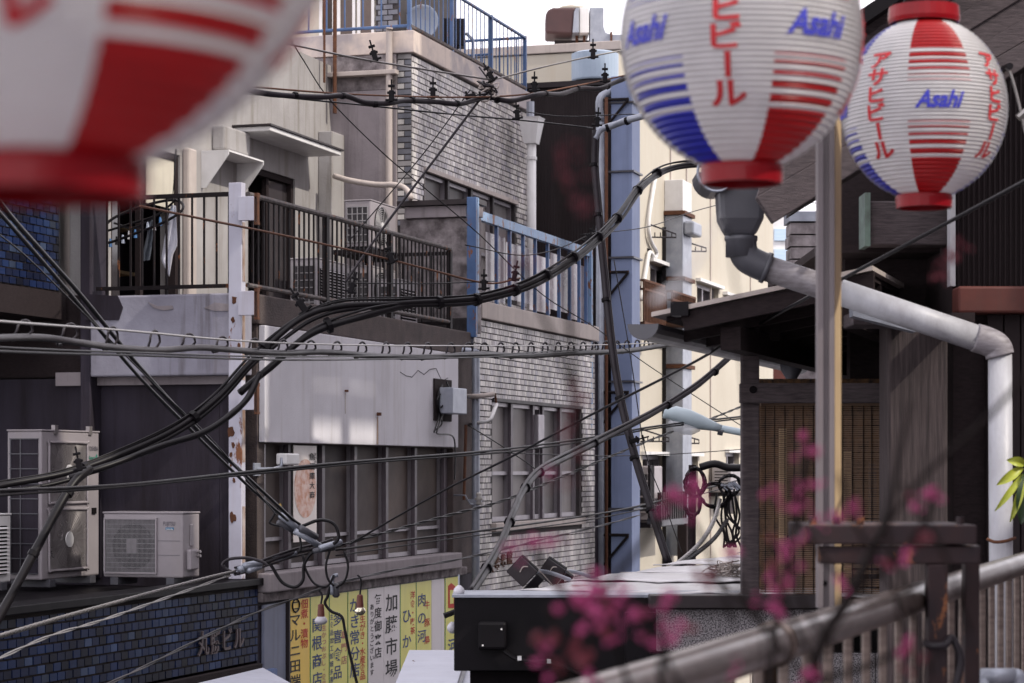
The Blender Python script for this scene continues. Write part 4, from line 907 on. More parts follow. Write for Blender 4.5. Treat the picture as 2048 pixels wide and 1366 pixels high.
for i in range(4): SB().box(f0, f1-.35, sf, sc-.002, zz[i]+.03, zz[i+1]-.03).build('section', M_galv if i < 3 else M_white, pi, .01)
for z in zz[1:4]: SB().box(f0-.05, f1-.3, sf-.04, sc-.003, z-.028, z+.028).build('joint', M_rust, pi)
SB().box(f0-.14, f0-.13, sc-.06, sc-.003, 3, 8).build('black_pipe', M_blackpl, pi)
SB().box(f0+.02, f1-.37, sf-.16, sf-.002, zS(1380, 475, sf), zS(1380, 448, sf)).build('meter', M_galv, pi, .03)
for x0_, x1_, y0_, y1_, lb in ((1278, 1331, 556, 642, 'rusty window balcony basket on the cream wall, the larger left one'), (1346, 1392, 582, 640, 'rusty window balcony basket on the cream wall, the smaller right one')):
    o = thing('window_basket', lb, 'balcony'); s_ = sc-.36; a, b = max(tc0+.05, tS(x0_, s_)), tS(x1_, s_); z1 = zS(x0_, y0_, s_); z0 = zS(x0_, y1_, s_)
    for z in (z0, z1, z1-.12): SB().box(a, b, s_, s_+.03, z-.015, z+.015).build('rail', M_rust, o); SB().box(a, a+.03, s_+.031, sc-.002, z-.015, z+.015).build('rail', M_rust, o); SB().box(b-.03, b, s_+.031, sc-.002, z-.015, z+.015).build('rail', M_rust, o)
    n = 14
    for i in range(n+1): t = a+(b-a)*i/n; SB().box(t-.012, t+.012, s_+.004, s_+.026, z0+.015, z1-.015).build('bar', M_rust, o)
    for i in range(4): q = s_+.1+i*.1; SB().box(a+.005, a+.025, q-.01, q+.01, z0+.015, z1-.015).build('bar', M_rust, o)
    SB().box(a, b, s_, sc-.002, z0-.05, z0-.016).build('floor', M_rust, o)
# hanging brackets, cable and pipes on the cream wall
for k_, (x0_, y0_, x1_, y1_, lb) in enumerate(((1296, 448, 1352, 472, 'upper left clothes bracket of thin wire on the cream wall'), (1352, 478, 1412, 500, 'upper right clothes bracket of thin wire below the meter on the cream wall'), (1282, 858, 1338, 880, 'lower left clothes bracket of thin wire above the wall units'), (1338, 862, 1398, 884, 'lower right clothes bracket of thin wire below the street lamp'))):
    o = thing('clothes_bracket', lb, 'bracket', 'wire clothes brackets on the cream wall'); s_ = sc-.35
    A_ = (tS(x0_, sc-.01), sc-.005, zS(x0_, y0_, sc)); B_ = (tS(x0_, sc-.01), sc-.005, zS(x0_, y1_+3, sc)); C_ = (tS(x1_, s_), s_, zS(x1_, y1_-4, s_)); D_ = (tS(x1_, s_), s_, zS(x1_, y1_+3, s_))
    SB().tube([A_, C_, D_, B_], .012, 5).build('arm', M_grayc, o)
    for i in range(4): u = .25+.2*i; q = [B_[j]*(1-u)+D_[j]*u for j in range(3)]; SB().tube([q, (q[0], q[1], q[2]+.07)], .008, 4).build('peg', M_grayc, o)
cp = thing('wall_cable', 'white flexible pipe running down the cream wall into a small hole', 'pipe')
SB().tube(catmull([(tS(x_, sc-.05), sc-.05, zS(x_, y_, sc-.05)) for x_, y_ in ((1311,352),(1300,420),(1297,455),(1301,480),(1313,505),(1309,515),(1299,505),(1292,540),(1282,600))], 6), .03, 8).build('pipe', M_white, cp, smooth=True)
SB().box(tS(1294, sc), tS(1302, sc), sc-.012, sc-.002, zS(1298, 510, sc), zS(1298, 498, sc)).build('hole', M_dark, cp)
# wall units low on the cream wall
def wallunit(lb, x0_, xm_, x1_, y0_, y1_, mat):
    o = thing('window_unit', lb, 'air conditioner'); s_ = sc-.36; a = max(tc0+.04, tS(xm_, s_)); b = tS(x1_, s_); z0, z1 = zS(xm_, y1_, s_), zS(xm_, y0_, s_)
    SB().box(a, b, s_, sc-.05, z0, z1).build('casing', mat, o, .02); SB().box(a-.02, a-.002, s_+.05, sc-.1, z0+.12, z1-.1).build('coil', M_fin, o)
    e = SB()
    for i in range(6): z = z0+.12+(z1-z0-.22)*i/5; e.box(a-.035, a-.021, s_+.04, sc-.09, z-.012, z+.012)
    e.build('grille', mat, o); SB().box(a, b, s_, sc-.002, z0-.06, z0-.002).build('shelf', M_railblk, o)
wallunit('outdoor unit with dark side grille on the cream wall beside the leaning pole', 1270, 1302, 1325, 932, 1042, M_acw)
wallunit('outdoor unit half hidden by black cable coils on the cream wall', 1430, 1462, 1482, 928, 985, M_acg)
wb = thing('balustrade', 'dark vertical-barred balcony panels at the foot of the cream building', 'railing'); s_ = sc-.5
for x0_, x1_ in ((1262, 1303), (1322, 1376)):
    a, b = max(tc0+.02, tS(x0_, s_)), tS(x1_, s_); z0, z1 = zS(x0_, 1046, s_), zS(x0_, 930 if x0_ < 1300 else 985, s_)
    SB().box(a, b, s_+.03, s_+.05, z0+.04, z1).build('panel', M_brownsheet, wb); SB().box(a, b, s_-.01, s_+.06, z0-.04, z0+.038).build('base_rail', M_pvc, wb)
    n = 12
    for i in range(n): t = a+(b-a)*(i+.5)/n; SB().box(t-.03, t+.03, s_+.005, s_+.029, z0+.04, z1).build('bar', M_dkframe, wb)
SB().box(tc0+.02, tS(1376, s_), s_+.051, sc-.002, zS(1290, 1058, s_), zS(1290, 1046, s_)-.002).build('floor', M_dkframe, wb)
wpo = thing('wooden_pole', 'short dark pole standing against the cream wall at the end of the barred panels', 'pole'); s_ = sc-.3; t = tS(1366, s_)
SB().box(t-.07, t+.07, s_-.07, s_+.07, .0, zS(1366, 1045, s_)).build('shaft', M_darkwood, wpo, .01)
# rooftop fan, hood and duct over the cream building
rf = thing('rooftop_fan', 'brown rooftop exhaust hood with galvanised bent duct against the sky', 'exhaust fan')
YF = 33.0
hood = [P(x_, y_, YF) for x_, y_ in ((1091,30),(1095,20),(1106,15),(1152,15),(1147,60),(1145,68),(1091,66))]
q = [(p[0], p[2]) for p in hood]; MB().prism(q, 1, YF, YF+.7).build('hood', M_metalB, rf, .03)
q = [(P(x_, y_, YF)[0], P(x_, y_, YF)[2]) for x_, y_ in ((1148,24),(1152,16),(1158,17),(1158,66),(1145,66))]; MB().prism(q, 1, YF-.02, YF+.72).build('hood_end', M_galv, rf, .01)
c0, c1 = P(1159, 65, YF), P(1178, 14, YF); MB().box(c0[0], c1[0], YF+.02, YF+.8, c0[2], c1[2]).build('fan_box', M_white, rf, .01)
q = [(P(x_, y_, YF)[0], P(x_, y_, YF)[2]) for x_, y_ in ((1115,14),(1126,8),(1142,6),(1168,9),(1178,13))]; MB().prism(q, 1, YF+.1, YF+.75).build('lid', M_cream, rf, .02)
q = [(P(x_, y_, YF)[0], P(x_, y_, YF)[2]) for x_, y_ in ((1180,12),(1208,12),(1208,50),(1212,62),(1222,66),(1248,66),(1248,85),(1205,85),(1180,82))]; MB().prism(q, 1, YF+.1, YF+.6).build('duct', M_galv, rf, .01)
for x_ in (1152, 1167): c0, c1 = P(x_, 84, YF), P(x_+5, 66, YF); MB().box(c0[0], c1[0], YF+.2, YF+.3, c0[2]-.1, c1[2]).build('leg', M_rust, rf)
c0, c1 = P(1110, 84, YF), P(1180, 70, YF); MB().box(c0[0], c1[0], YF+.3, YF+.5, c0[2]-.1, c1[2]-.02).build('base', M_dkframe, rf)
c0, c1 = P(1221, 88, YF), P(1225, 62, YF); MB().box(c0[0], c1[0], YF+.05, YF+.65, c0[2], c1[2]).build('flange', M_rust, rf)
ch = thing('vent_cowl', 'pale blue round vent cowl above the brown metal wall', 'vent'); c_ = P(1190, 135, 30.2)
MB().lathe([(.30, -.19), (.31, -.17), (.31, .17), (.26, .19), (.02, .2)], c_, 32).build('drum', pm('cowl_blue', (.36,.44,.54), (.30,.37,.46), .5, 3), ch, smooth=False)
MB().lathe([(.285, -.195), (.12, -.20), (.10, -.5)], c_, 28).build('underside', M_galv, ch)
MB().lathe([(.17, -.9), (.17, -.2)], (c_[0]+.16, c_[1]+.1, c_[2]), 16).build('stack', M_galv, ch)
# far building glimpsed between gutter and pole
fb = thing('far_building', 'distant pale glass building glimpsed beside the gutter hopper', 'building')
c0, c1 = P(1535, 960, 70), P(1680, 425, 70); MB().box(c0[0], c1[0], 70, 78, 0, c1[2]).build('walls', M_white, fb)
for i in range(14): z = c1[2]-.5-i*.62; MB().box(c0[0]+.2, c1[0]-.2, 69.93, 69.995, z-.36, z).build('window', M_fargl, fb)
fb = thing('far_house', 'distant white house with red roof seen under the lean-to roof', 'building')
c0, c1 = P(1500, 960, 50), P(1800, 770, 50); MB().box(c0[0], c1[0], 50, 55, 0, c1[2]).build('walls', M_white, fb)
MB().prism([(c0[0]-.3, c1[2]), (c1[0]+.3, c1[2]), (c1[0]-.5, c1[2]+.4), (c0[0]+.5, c1[2]+.4)], 1, 49.8, 55.2).build('roof', M_redsheet, fb)
# tall neighbour on the right side of the street, out of the picture, added and sized to keep the left side in shade
ob = thing('opposite_shade_building', 'tall grey unseen building on the right side of the street, sized to shade the left side', 'building')
SB().box(21.5, 27.0, -9, -2.2, 0, 19.8).build('walls', M_greycon, ob); SB().box(15.47, 21.49, -9, -2.2, 0, 13.15).build('lower_wing', M_greycon, ob)
for a_, b_ in ((15.47, 16.4), (17.08, 17.26), (17.95, 21.49)): SB().box(a_, b_, -2.4, -2.2, 13.151, 15.9).build('sun_slot_screen', M_greycon, ob)  # added screen out of view; its slots throw sun patches on the white panel
for a_, b_ in ((16.4, 17.08), (17.26, 17.95)):
    for c_, d_ in ((14.15, 15.9), (13.82, 13.95), (13.151, 13.44)): SB().box(a_, b_, -2.4, -2.2, c_, d_).build('sun_slot_screen', M_greycon, ob)
for fl in range(4):
    for i in range(6): SB().box(16.4+i*1.7, 17.5+i*1.7, -2.2, -2.17, 1.2+fl*3.3, 2.7+fl*3.3).build('window', M_glassdk, ob)
ob2 = thing('opposite_shade_house', 'lower grey unseen house on the right side of the street, heights set for sun and shade', 'building')
SB().box(-6, 8.4, -10, -3.4, 0, 7.7).build('walls', M_greycon, ob2); SB().box(-6.2, 8.5, -10.2, -3.2, 7.7, 7.9).build('roof', M_pvc, ob2); SB().box(8.52, 14.2, -10, -2.2, 0, 15.6).build('rear_wing', M_greycon, ob2); SB().box(14.21, 15.45, -10, -2.2, 0, 12.4).build('sun_gap_wing', M_greycon, ob2)  # added out of view; low wing lets sun reach the column and roof units
for fl in range(2):
    for i in range(3): SB().box(3.6+i*1.5, 4.7+i*1.5, -3.4, -3.37, 1.2+fl*2.9, 2.6+fl*2.9).build('window', M_glassdk, ob2)
# ------------------------------------------------------------------ right hand house
RH = thing('wooden_house', 'old dark wooden house with weathered eaves and corrugated walls at the right', 'house')
def X(px, Y): return (px-CX)/F*Y
def Z(py, Y): return CZ+(HY-py)/F*Y
def wbox(px0, px1, py0, py1, Y0, Y1): return MB().box(X(px0, Y0), X(px1, Y0), Y0, Y1, Z(py1, Y0), Z(py0, Y0))
def wpoly(pts, Y0, Y1, m=None): m = m or MB(); return m.prism([(X(a, Y0), Z(b, Y0)) for a, b in pts], 1, Y0, Y1)
# barge boards and roof above
wpoly([(1512,394),(1546,446),(2140,78),(2140,30)], 8.0, 8.05).build('barge_board', M_wood, RH, .004)
for i in range(6): wpoly([(1514+16*i,393-46*i),(2140,29-46*i),(2140,-18-46*i),(1530+16*i,346-46*i)], 8.006+.014*(i % 2), 8.06).build('roof_board', M_wood, RH, .003)
wpoly([(1600,100),(1620,120),(2140,-230),(2140,-260)], 7.85, 8.07).build('roof_edge', M_black, RH)
wpoly([(1600,412),(2100,104),(2100,-40),(1640,260)], 8.075, 8.5).build('soffit', M_darkwood, RH)
for i in range(6):
    Y_ = 8.5+i*.45; wpoly([(1565,462-4*i),(1582,470-4*i),(1900,300),(1900,270),(1700,380)], Y_, Y_+.06).build('rafter', M_darkwood, RH) if False else None
# wall pieces
m = MB(); Yc = 9.0; n = 46; vs_ = []; x0_, x1_ = X(1908, Yc), X(2150, Yc)
for i in range(n*2+1): x_ = x0_+(x1_-x0_)*i/(2*n); q = .012*math.sin(i*math.pi/2); vs_ += [(x_, Yc+q, Z(574, Yc)), (x_, Yc+q, Z(60, Yc))]
m.add(vs_, [(2*i, 2*i+2, 2*i+3, 2*i+1) for i in range(2*n)]).build('corrugated_wall', M_brownsheet, RH, smooth=True)
MB().box(x0_, x1_, Yc+.02, Yc+3, 0, Z(60, Yc)).build('wall_core', M_darkwood, RH)
wbox(1901, 1911, 350, 572, 8.97, 9.04).build('corner_flashing', M_pvcw, RH)
wbox(1916, 2140, 572, 626, 8.86, 8.985).build('red_flashing', M_redsheet, RH, .01)
for i in range(5): wbox(1975+34*i, 2007+34*i, 628, 1500, 8.94+.004*(i % 2), 8.99).build('wall_board', M_brownsheet, RH, .004)
for i in range(3): wbox(1897+27*i, 1922+27*i, 690 if i else 660, 1500, 9.3+.006*(i % 2), 9.36).build('wall_board', M_brownsheet, RH, .004)
wbox(1740, 1900, 402, 490, 9.15, 9.27).build('eave_beam', M_wood, RH, .006)
wbox(1730, 1741, 385, 492, 9.12, 9.28).build('copper_edge', M_copper, RH)
MB().box(X(1700, 10.2), X(2100, 10.2), 10.2, 10.3, 3.2, 6.0).build('inner_wall', M_darkwood, RH)
wbox(1640, 1905, 488, 505, 9.3, 11.2).build('inner_ceiling', M_darkwood, RH)
wpoly([(1690,505),(1760,470),(1905,470),(1905,650),(1690,560)], 9.6, 9.7).build('eave_dark_fill', M_darkwood, RH)  # dark panel put in for the shaded interior under the eaves
wpoly([(1664,340),(1770,300),(1770,600),(1664,560)], 9.75, 9.8).build('eave_dark_fill', M_darkwood, RH)
# thick corner post
MB().box(X(1776, 8.8), X(1896, 8.8), 8.8, 9.02, 2.6, Z(640, 8.8)).build('corner_post', M_woodv, RH, .012)
wbox(1706, 1832, 622, 650, 8.55, 8.8).build('bracket_beam', M_wood, RH, .006)
wpoly([(1705,606),(1722,604),(1726,622),(1832,652),(1832,664),(1722,636),(1706,632)], 8.45, 8.54).build('bracket_flashing', M_galv, RH)
MB().box(X(1896, 9.1), 3.0, 9.1, 12.5, 0, Z(1200, 9.1)).build('base_wall', M_darkwood, RH)
# ------------------------------------------------------------------ lean-to with bamboo blind
LT = thing('lean_to', 'dark timber lean-to with sheet roof and gutter beside the weathered post', 'lean-to')
t0_, se, ze = 8.76, 2.145, 5.10; rise = .185
def RP(t, s, dz=0): return (t, s, ze+(se-s)*rise+dz)
m = SB(); m.hexa([RP(t0_, se, -.006), RP(12.2, se, -.006), RP(12.2, 1.28, -.006), RP(t0_, 1.28, -.006)], [RP(t0_, se, .012), RP(12.2, se, .012), RP(12.2, 1.28, .012), RP(t0_, 1.28, .012)])
m.build('roof_sheet', M_beige, LT)
m = SB(); m.hexa([RP(t0_+.02, se-.13, -.085), RP(t0_+.06, se-.13, -.085), RP(t0_+.06, 1.28, -.085), RP(t0_+.02, 1.28, -.085)], [RP(t0_+.02, se-.11, -.012), RP(t0_+.06, se-.11, -.012), RP(t0_+.06, 1.28, -.012), RP(t0_+.02, 1.28, -.012)]); m.build('barge_rafter', M_darkwood, LT)
m = SB(); m.hexa([RP(t0_+.09, se-.04, -.03), RP(12.15, se-.04, -.03), RP(12.15, 1.3, -.03), RP(t0_+.09, 1.3, -.03)], [RP(t0_+.09, se-.04, -.008), RP(12.15, se-.04, -.008), RP(12.15, 1.3, -.008), RP(t0_+.09, 1.3, -.008)]); m.build('roof_deck', M_darkwood, LT)
t = t0_+.35
while t < 12.1:
    m = SB(); m.hexa([RP(t, se-.05, -.095), RP(t+.05, se-.05, -.095), RP(t+.05, 1.3, -.095), RP(t, 1.3, -.095)], [RP(t, se-.05, -.032), RP(t+.05, se-.05, -.032), RP(t+.05, 1.3, -.032), RP(t, 1.3, -.032)]); m.build('rafter', M_darkwood, LT)
    t += .42
for s_ in (1.85, 1.4): m = SB(); q = RP(0, s_)[2]-.10; m.box(t0_+.1, 12.1, s_-.04, s_+.04, q-.09, q).build('purlin', M_darkwood, LT)
gu = SB(); pr = [(.062*math.cos(a), .062*math.sin(a)) for a in [math.pi+math.pi*i/10 for i in range(11)]]
pr2 = [(.055*math.cos(a), .055*math.sin(a)+.002) for a in [math.pi+math.pi*i/10 for i in range(11)]][::-1]
gu.prism([(se+.03+a, ze-.035+b) for a, b in pr+pr2], 0, t0_-.01, 12.2).build('gutter', M_pvc, LT)
SB().prism([(se+.03+a, ze-.035+b) for a, b in pr], 0, t0_-.016, t0_-.008).build('gutter_end', M_pvc, LT)
m = SB(); m.box(t0_-.012, t0_+.1, se-.15, se-.08, ze-.005, ze+.05).build('edge_flashing', M_black, LT)
# posts, beam
Yp = 9.5
MB().box(X(1484, Yp), X(1519, Yp), Yp, Yp+.075, Z(1192, Yp), 5.12).build('post', M_wood, LT, .005)
wbox(1480, 1778, 766, 806, Yp-.045, Yp-.002).build('beam', M_wood, LT, .005)
kn = MB(); kn.disc((X(1504, Yp), Yp-.050, Z(780, Yp)), .016, 1, .004, 16); kn.build('knot', M_dark, LT)
wbox(1522, 1560, 610, 680, Yp+.08, Yp+.16).build('strut', M_darkwood, LT)
bl = thing('bamboo_blind', 'brown bamboo blind with dark cords hanging under the lean-to beam', 'blind')
x0_, x1_, z0_, z1_ = X(1521, 9.62), X(1776, 9.62), Z(1212, 9.62), Z(806, 9.62)
m = MB(); random.seed(4); z = z0_
while z < z1_:
    h_ = random.uniform(.0056, .0072)
    if random.random() > .02:
        a = x0_; dz = random.uniform(-.0012, .0012)
        e = x1_ if random.random() > .06 else x0_+(x1_-x0_)*random.uniform(.3, .9)
        m.hexa([(a, 9.62, z), (e, 9.62, z+dz), (e, 9.628, z+dz), (a, 9.628, z)], [(a, 9.62, z+h_*.8), (e, 9.62, z+dz+h_*.8), (e, 9.628, z+dz+h_*.8), (a, 9.628, z+h_*.8)])
    z += h_+random.uniform(.0014, .003)
m.build('slats', M_bamboo, bl, kind='stuff')
for i in range(13): x_ = x0_+(x1_-x0_)*(i+.4)/13+random.uniform(-.004, .004); MB().box(x_-.0011, x_+.0011, 9.612, 9.619, z0_+.01, z1_).build('cord', M_black, bl)
MB().box(x0_, x1_, 9.61, 9.64, z1_-.012, z1_+.004).build('head_batten', M_bamboo, bl)
bk = thing('room_clutter_wall', 'pale weathered wall with old timbers seen through the bamboo blind', 'wall')
MB().box(x0_+.02, X(1790, 10.1), 10.1, 10.16, 2.8, z1_+.12).build('panel', pm('shed_inside', (.16,.085,.04), (.03,.022,.018), .9, 6, aniso=(5, 5, 3), contrast=.1), bk)
for i, x_ in enumerate((1560, 1590, 1690, 1740)): MB().box(X(x_, 10.05), X(x_+13, 10.05), 10.05, 10.095, 3.3, z1_-.1-.05*i).build('timber', M_tan if i % 2 == 0 else M_wood, bk)
# small hopper and odd roof seen below the lean-to
sh = thing('small_hopper', 'small grey gutter hopper hanging below the lean-to roof', 'gutter hopper')
c_ = (X(1583, 11.5), 11.5, Z(720, 11.5)); MB().lathe([(.03, -.16), (.03, -.09), (.055, -.05), (.06, .02), (.065, .03)], c_, 18).build('bowl', M_pvc, sh, smooth=True); MB().tube([(c_[0], 11.5, c_[2]-.16), (c_[0], 11.5, 2.0)], .03, 8).build('pipe', M_pvc, sh)
MB().box(c_[0]-.02, c_[0]+.02, 11.45, 11.55, c_[2]+.03, 5.2).build('strap', M_pvc, sh)
cy = thing('chimney_stack', 'grey brick chimney behind the sloping drainpipe', 'chimney'); 
for i in range(8): MB().box(X(1580, 14)+.005*(i % 2), X(1660, 14), 14, 14.25, Z(640, 14)+i*.075, Z(640, 14)+i*.075+.066).build('brick', M_spall, cy)
MB().box(X(1578, 14), X(1662, 14), 13.98, 14.27, Z(640, 14)+.6, Z(640, 14)+.66).build('cap', M_galv, cy); MB().box(X(1582, 14), X(1658, 14), 14.01, 14.24, 2, Z(640, 14)-.008).build('base', M_spall, cy)
# hopper head and big drainpipe
Yd = 8.3
hh = thing('drainpipe', 'large grey hopper with sloping white drainpipe on the wooden house', 'pipe')
def hp_(zpy, w, d): z = Z(zpy, Yd); return [(X(1480, Yd)-w, Yd-d, z), (X(1480, Yd)+w, Yd-d, z), (X(1480, Yd)+w, Yd+d, z), (X(1480, Yd)-w, Yd+d, z)]
lv = [hp_(478, .045, .045), hp_(462, .062, .06), hp_(440, .080, .075), hp_(400, .084, .08), hp_(350, .088, .085)]
m = MB(); m.add([p for l in lv for p in l], [(4*i+j, 4*i+(j+1) % 4, 4*i+4+(j+1) % 4, 4*i+4+j) for i in range(4) for j in range(4)]+[(3,2,1,0),(16,17,18,19)]); m.build('hopper', M_pvc, hh, .02)
MB().lathe([(.056, -.055), (.056, .0), (.060, .005), (.060, .02)], (X(1482, Yd), Yd, Z(478, Yd)-.01), 20).build('outlet', M_pvc, hh, smooth=True)
def pp(x_, y_, Y_=Yd): return P(x_, y_, Y_)
MB().tube(catmull([pp(1484,482), pp(1486,502), pp(1496,518), pp(1518,530), pp(1532,535)], 6), .053, 16).build('elbow', M_pvc, hh, smooth=True)
MB().tube([pp(1528,534), pp(1536,537)], .058, 16).build('collar', M_pvc, hh, smooth=True)
MB().tube([pp(1532,536), pp(1660,578), pp(1680,584)], .047, 16).build('slope_pipe', M_pvcd, hh, smooth=True)
MB().tube([pp(1678,583.5), pp(1958,678, 8.25)], .0475, 16).build('slope_pipe', M_pvcw, hh, smooth=True)
MB().tube(catmull([pp(1950,675,8.25), pp(1975,683,8.25), pp(1994,694,8.25), pp(2000,712,8.25)], 6), .052, 16).build('elbow', M_pvcd, hh, smooth=True)
MB().tube([pp(2000,708,8.25), pp(2002,1135,8.25), (X(2003, 8.25), 8.25, 2.0)], .043, 16).build('down_pipe', M_pvcw, hh, smooth=True)
MB().tube(catmull([pp(1974,1078,8.2), pp(1990,1084,8.18), pp(2012,1082,8.18), pp(2030,1076,8.22)], 4), .006, 6).build('wire_tie', M_rust, hh)
MB().box(X(1905, 8.4), X(1950, 8.4), 8.4, 9.0, Z(645, 8.4), Z(625, 8.4)).build('pipe_bracket', M_darkwood, hh)
m = MB(); m.prism([(X(1428, Yd)+.07*math.cos(a), Z(352, Yd)+.07*math.sin(a)) for a in [math.pi+math.pi*i/12 for i in range(13)]], 1, Yd-.11, Yd+.12); m.build('eave_gutter', M_pvc, hh)
m = MB(); m.ring((X(1428, Yd), Yd-.112, Z(352, Yd)), .068, .005, 1, 24, 5); m.build('gutter_rim', M_galv, hh)
MB().box(X(1440, Yd), X(1500, Yd), Yd+.08, Yd+.2, Z(352, Yd), Z(344, Yd)).build('gutter_strap', M_pvc, hh)
# ------------------------------------------------------------------ black fascia box, tin roofs, granite wall
Yb = 9.5
sgn = thing('black_fascia', 'black metal fascia box under the tin roof at the bottom centre', 'fascia')
wbox(908, 1420, 1194, 1342, Yb, Yb+.35).build('box', M_black, sgn, .004)
wbox(904, 1500, 1190, 1195, Yb-.01, Yb+.36).build('top_flashing', M_galv, sgn)
wbox(1250, 1312, 1225, 1342, Yb-.03, Yb-.002).build('panel', M_black, sgn)
jb = wbox(956, 1013, 1244, 1300, Yb-.07, Yb-.002).build('junction_box', M_black, sgn, .012)
for a, b in ((966, 1288), (1003, 1256)): MB().disc((X(a, Yb), Yb-.074, Z(b, Yb)), .004, 1, .004, 10).build('screw', M_white, jb)
MB().tube(catmull([P(1008,1302,Yb-.03), P(1030,1316,Yb-.03), P(1060,1322,Yb-.03), P(1100,1324,Yb-.03), P(1140,1338,Yb-.03), P(1180,1360,Yb-.03), P(1200,1400,Yb-.03)], 5), .009, 6).build('cable', M_blackpl, sgn)
for x_, y_ in ((1039,1317),(1098,1323)): wbox(x_-4, x_+4, y_-4, y_+4, Yb-.045, Yb-.015).build('cable_clip', M_white, sgn)
wbox(940, 1420, 1343, 1700, Yb+.1, Yb+.3).build('support', M_dark, sgn)
for lb, x_, y_, Y_ in (('round grey globe lamp on the left end of the black fascia, the upper one', 918, 1183, Yb+.1), ('round grey globe lamp behind the left end of the black fascia, the lower one', 905, 1256, Yb+.25)):
    o = thing('globe_lamp', lb, 'lamp', 'globe lamps on the black fascia'); c_ = P(x_, y_, Y_)
    MB().lathe([(.001, -.024), (.012, -.021), (.021, -.012), (.024, 0), (.021, .012), (.012, .021), (.006, .026)], c_, 18).build('globe', M_bulbw, o, smooth=True)
    MB().tube([(c_[0], c_[1], c_[2]+.02), (c_[0], c_[1], c_[2]+.07)] if y_ < 1200 else [(c_[0]+.015, c_[1], c_[2]), (X(912, Y_), Y_, c_[2])], .004, 6).build('stem', M_galv, o)
ar = thing('steel_rod', 'short black arm sticking out left of the black fascia', 'rod'); MB().tube([P(888,1232,Yb+.2), P(914,1222,Yb+.2)], .012, 6).build('bar', M_black, ar)
# tin roof: overlapping sheets running back along the street
tr = thing('tin_roof', 'pale weathered tin roof of overlapping sheets behind the black fascia', 'roof')
tt = [9.42, 10.35, 11.3, 12.3, 13.3, 14.4, 15.6]; random.seed(9)
for i in range(6):
    m = SB(); n = 22; vs_ = []; a, b = tt[i]-.02, tt[i+1]+.12; s_0 = 2.96+.05*random.uniform(-1, 1)-.35*(i == 0)*0; s_1 = .95
    for layer in (0, -.012):
        for r in range(5):
            for j in range(n+1):
                t = a+(b-a)*r/4; s_ = s_0+(s_1-s_0)*j/n
                edge = -.012*max(0, (s_-s_0+.15)/.15)**2
                z = 3.975+.007*(r == 0)-.004*(r == 4)+.003*(i % 2)+edge+.0035*math.sin(j*2.1+i)+.0035*math.sin(r*2.2+j*.7+i)+layer*.5
                vs_.append((t, s_, z))
    fs_ = []; N_ = 5*(n+1)
    for r in range(4):
        for j in range(n): q = r*(n+1)+j; fs_ += [(q, q+1, q+n+2, q+n+1), (N_+q, N_+q+n+1, N_+q+n+2, N_+q+1)]
    for r in range(4): q = r*(n+1); fs_ += [(q, q+n+1, N_+q+n+1, N_+q), (q+n, N_+q+n, N_+q+2*n+1, q+2*n+1)]
    for j in range(n): fs_ += [(j, N_+j, N_+j+1, j+1), (4*(n+1)+j, 4*(n+1)+j+1, N_+4*(n+1)+j+1, N_+4*(n+1)+j)]
    m.add(vs_, fs_).build('sheet', M_tin, tr, smooth=True)
SB().box(9.8, 15.7, 1.0, 2.85, 3.70, 3.905).build('roof_frame', M_black, tr)
for a, b in ((1215, 1168), (1345, 1160)): pass
gr = thing('granite_wall', 'speckled grey granite wall panel below the lean-to, under a dark coping', 'wall')
wbox(1314, 1665, 1219, 1302, 9.40, 9.46).build('slab', M_granite, gr)
wbox(1300, 1668, 1191, 1217, 9.34, 9.47).build('coping', M_dkframe, gr, .004)
for i in range(3): wbox(1560+96*i, 1654+96*i, 1306, 1420, 9.40, 9.46).build('slab', M_granite, gr)
wbox(1300, 1860, 1303, 1310, 9.41, 9.47).build('joint', M_dark, gr)
wbox(1314, 1860, 1421, 2200, 9.41, 9.47).build('base', M_darkwall, gr)
# stall canopies below
cn = thing('stall_canopy', 'pale blue grey sheet canopy below the left end of the black fascia', 'canopy')
def canopy(o, pts, th=.02):
    m = MB(); m.hexa([(p[0], p[1], p[2]-th) for p in pts], pts); m.build('sheet', pm('canopy_sheet', (.50,.51,.58), (.42,.43,.49), .45, 2, .15), o, .004)
canopy(cn, [P(818,1300,13.0), P(990,1300,13.0), P(1000,1400,10.2), P(776,1400,10.2)])
MB().box(X(850, 11.5), X(858, 11.5), 11.5, 11.55, 0, 3.38).build('leg', M_galv, cn)
MB().tube([P(931,1328,11.9), P(926,1345,11.3), P(918,1372,10.7)], .012, 6).build('seam', M_pvc, cn)
lf = MB(); lf.hexa([P(821,1326,12.2), P(826,1330,12.1), P(832,1326,12.2), P(826,1322,12.3)], [P(821,1325,12.2), P(826,1327,12.1), P(832,1324,12.2), P(826,1320,12.3)]); o = lf.build('dead_leaf', M_rust); tag(o, 'single brown dead leaf lying on the pale canopy', 'leaf')
cn = thing('stall_canopy', 'pale sheet canopy cut by the bottom edge below the blue tiled fascia', 'canopy')
canopy(cn, [P(395,1366,15.2), P(526,1335,16.6), P(600,1376,15.2), P(440,1430,13.4)])
MB().box(X(480, 15), X(488, 15), 15, 15.05, 0, P(480,1370,15)[2]-.05).build('leg', M_galv, cn)
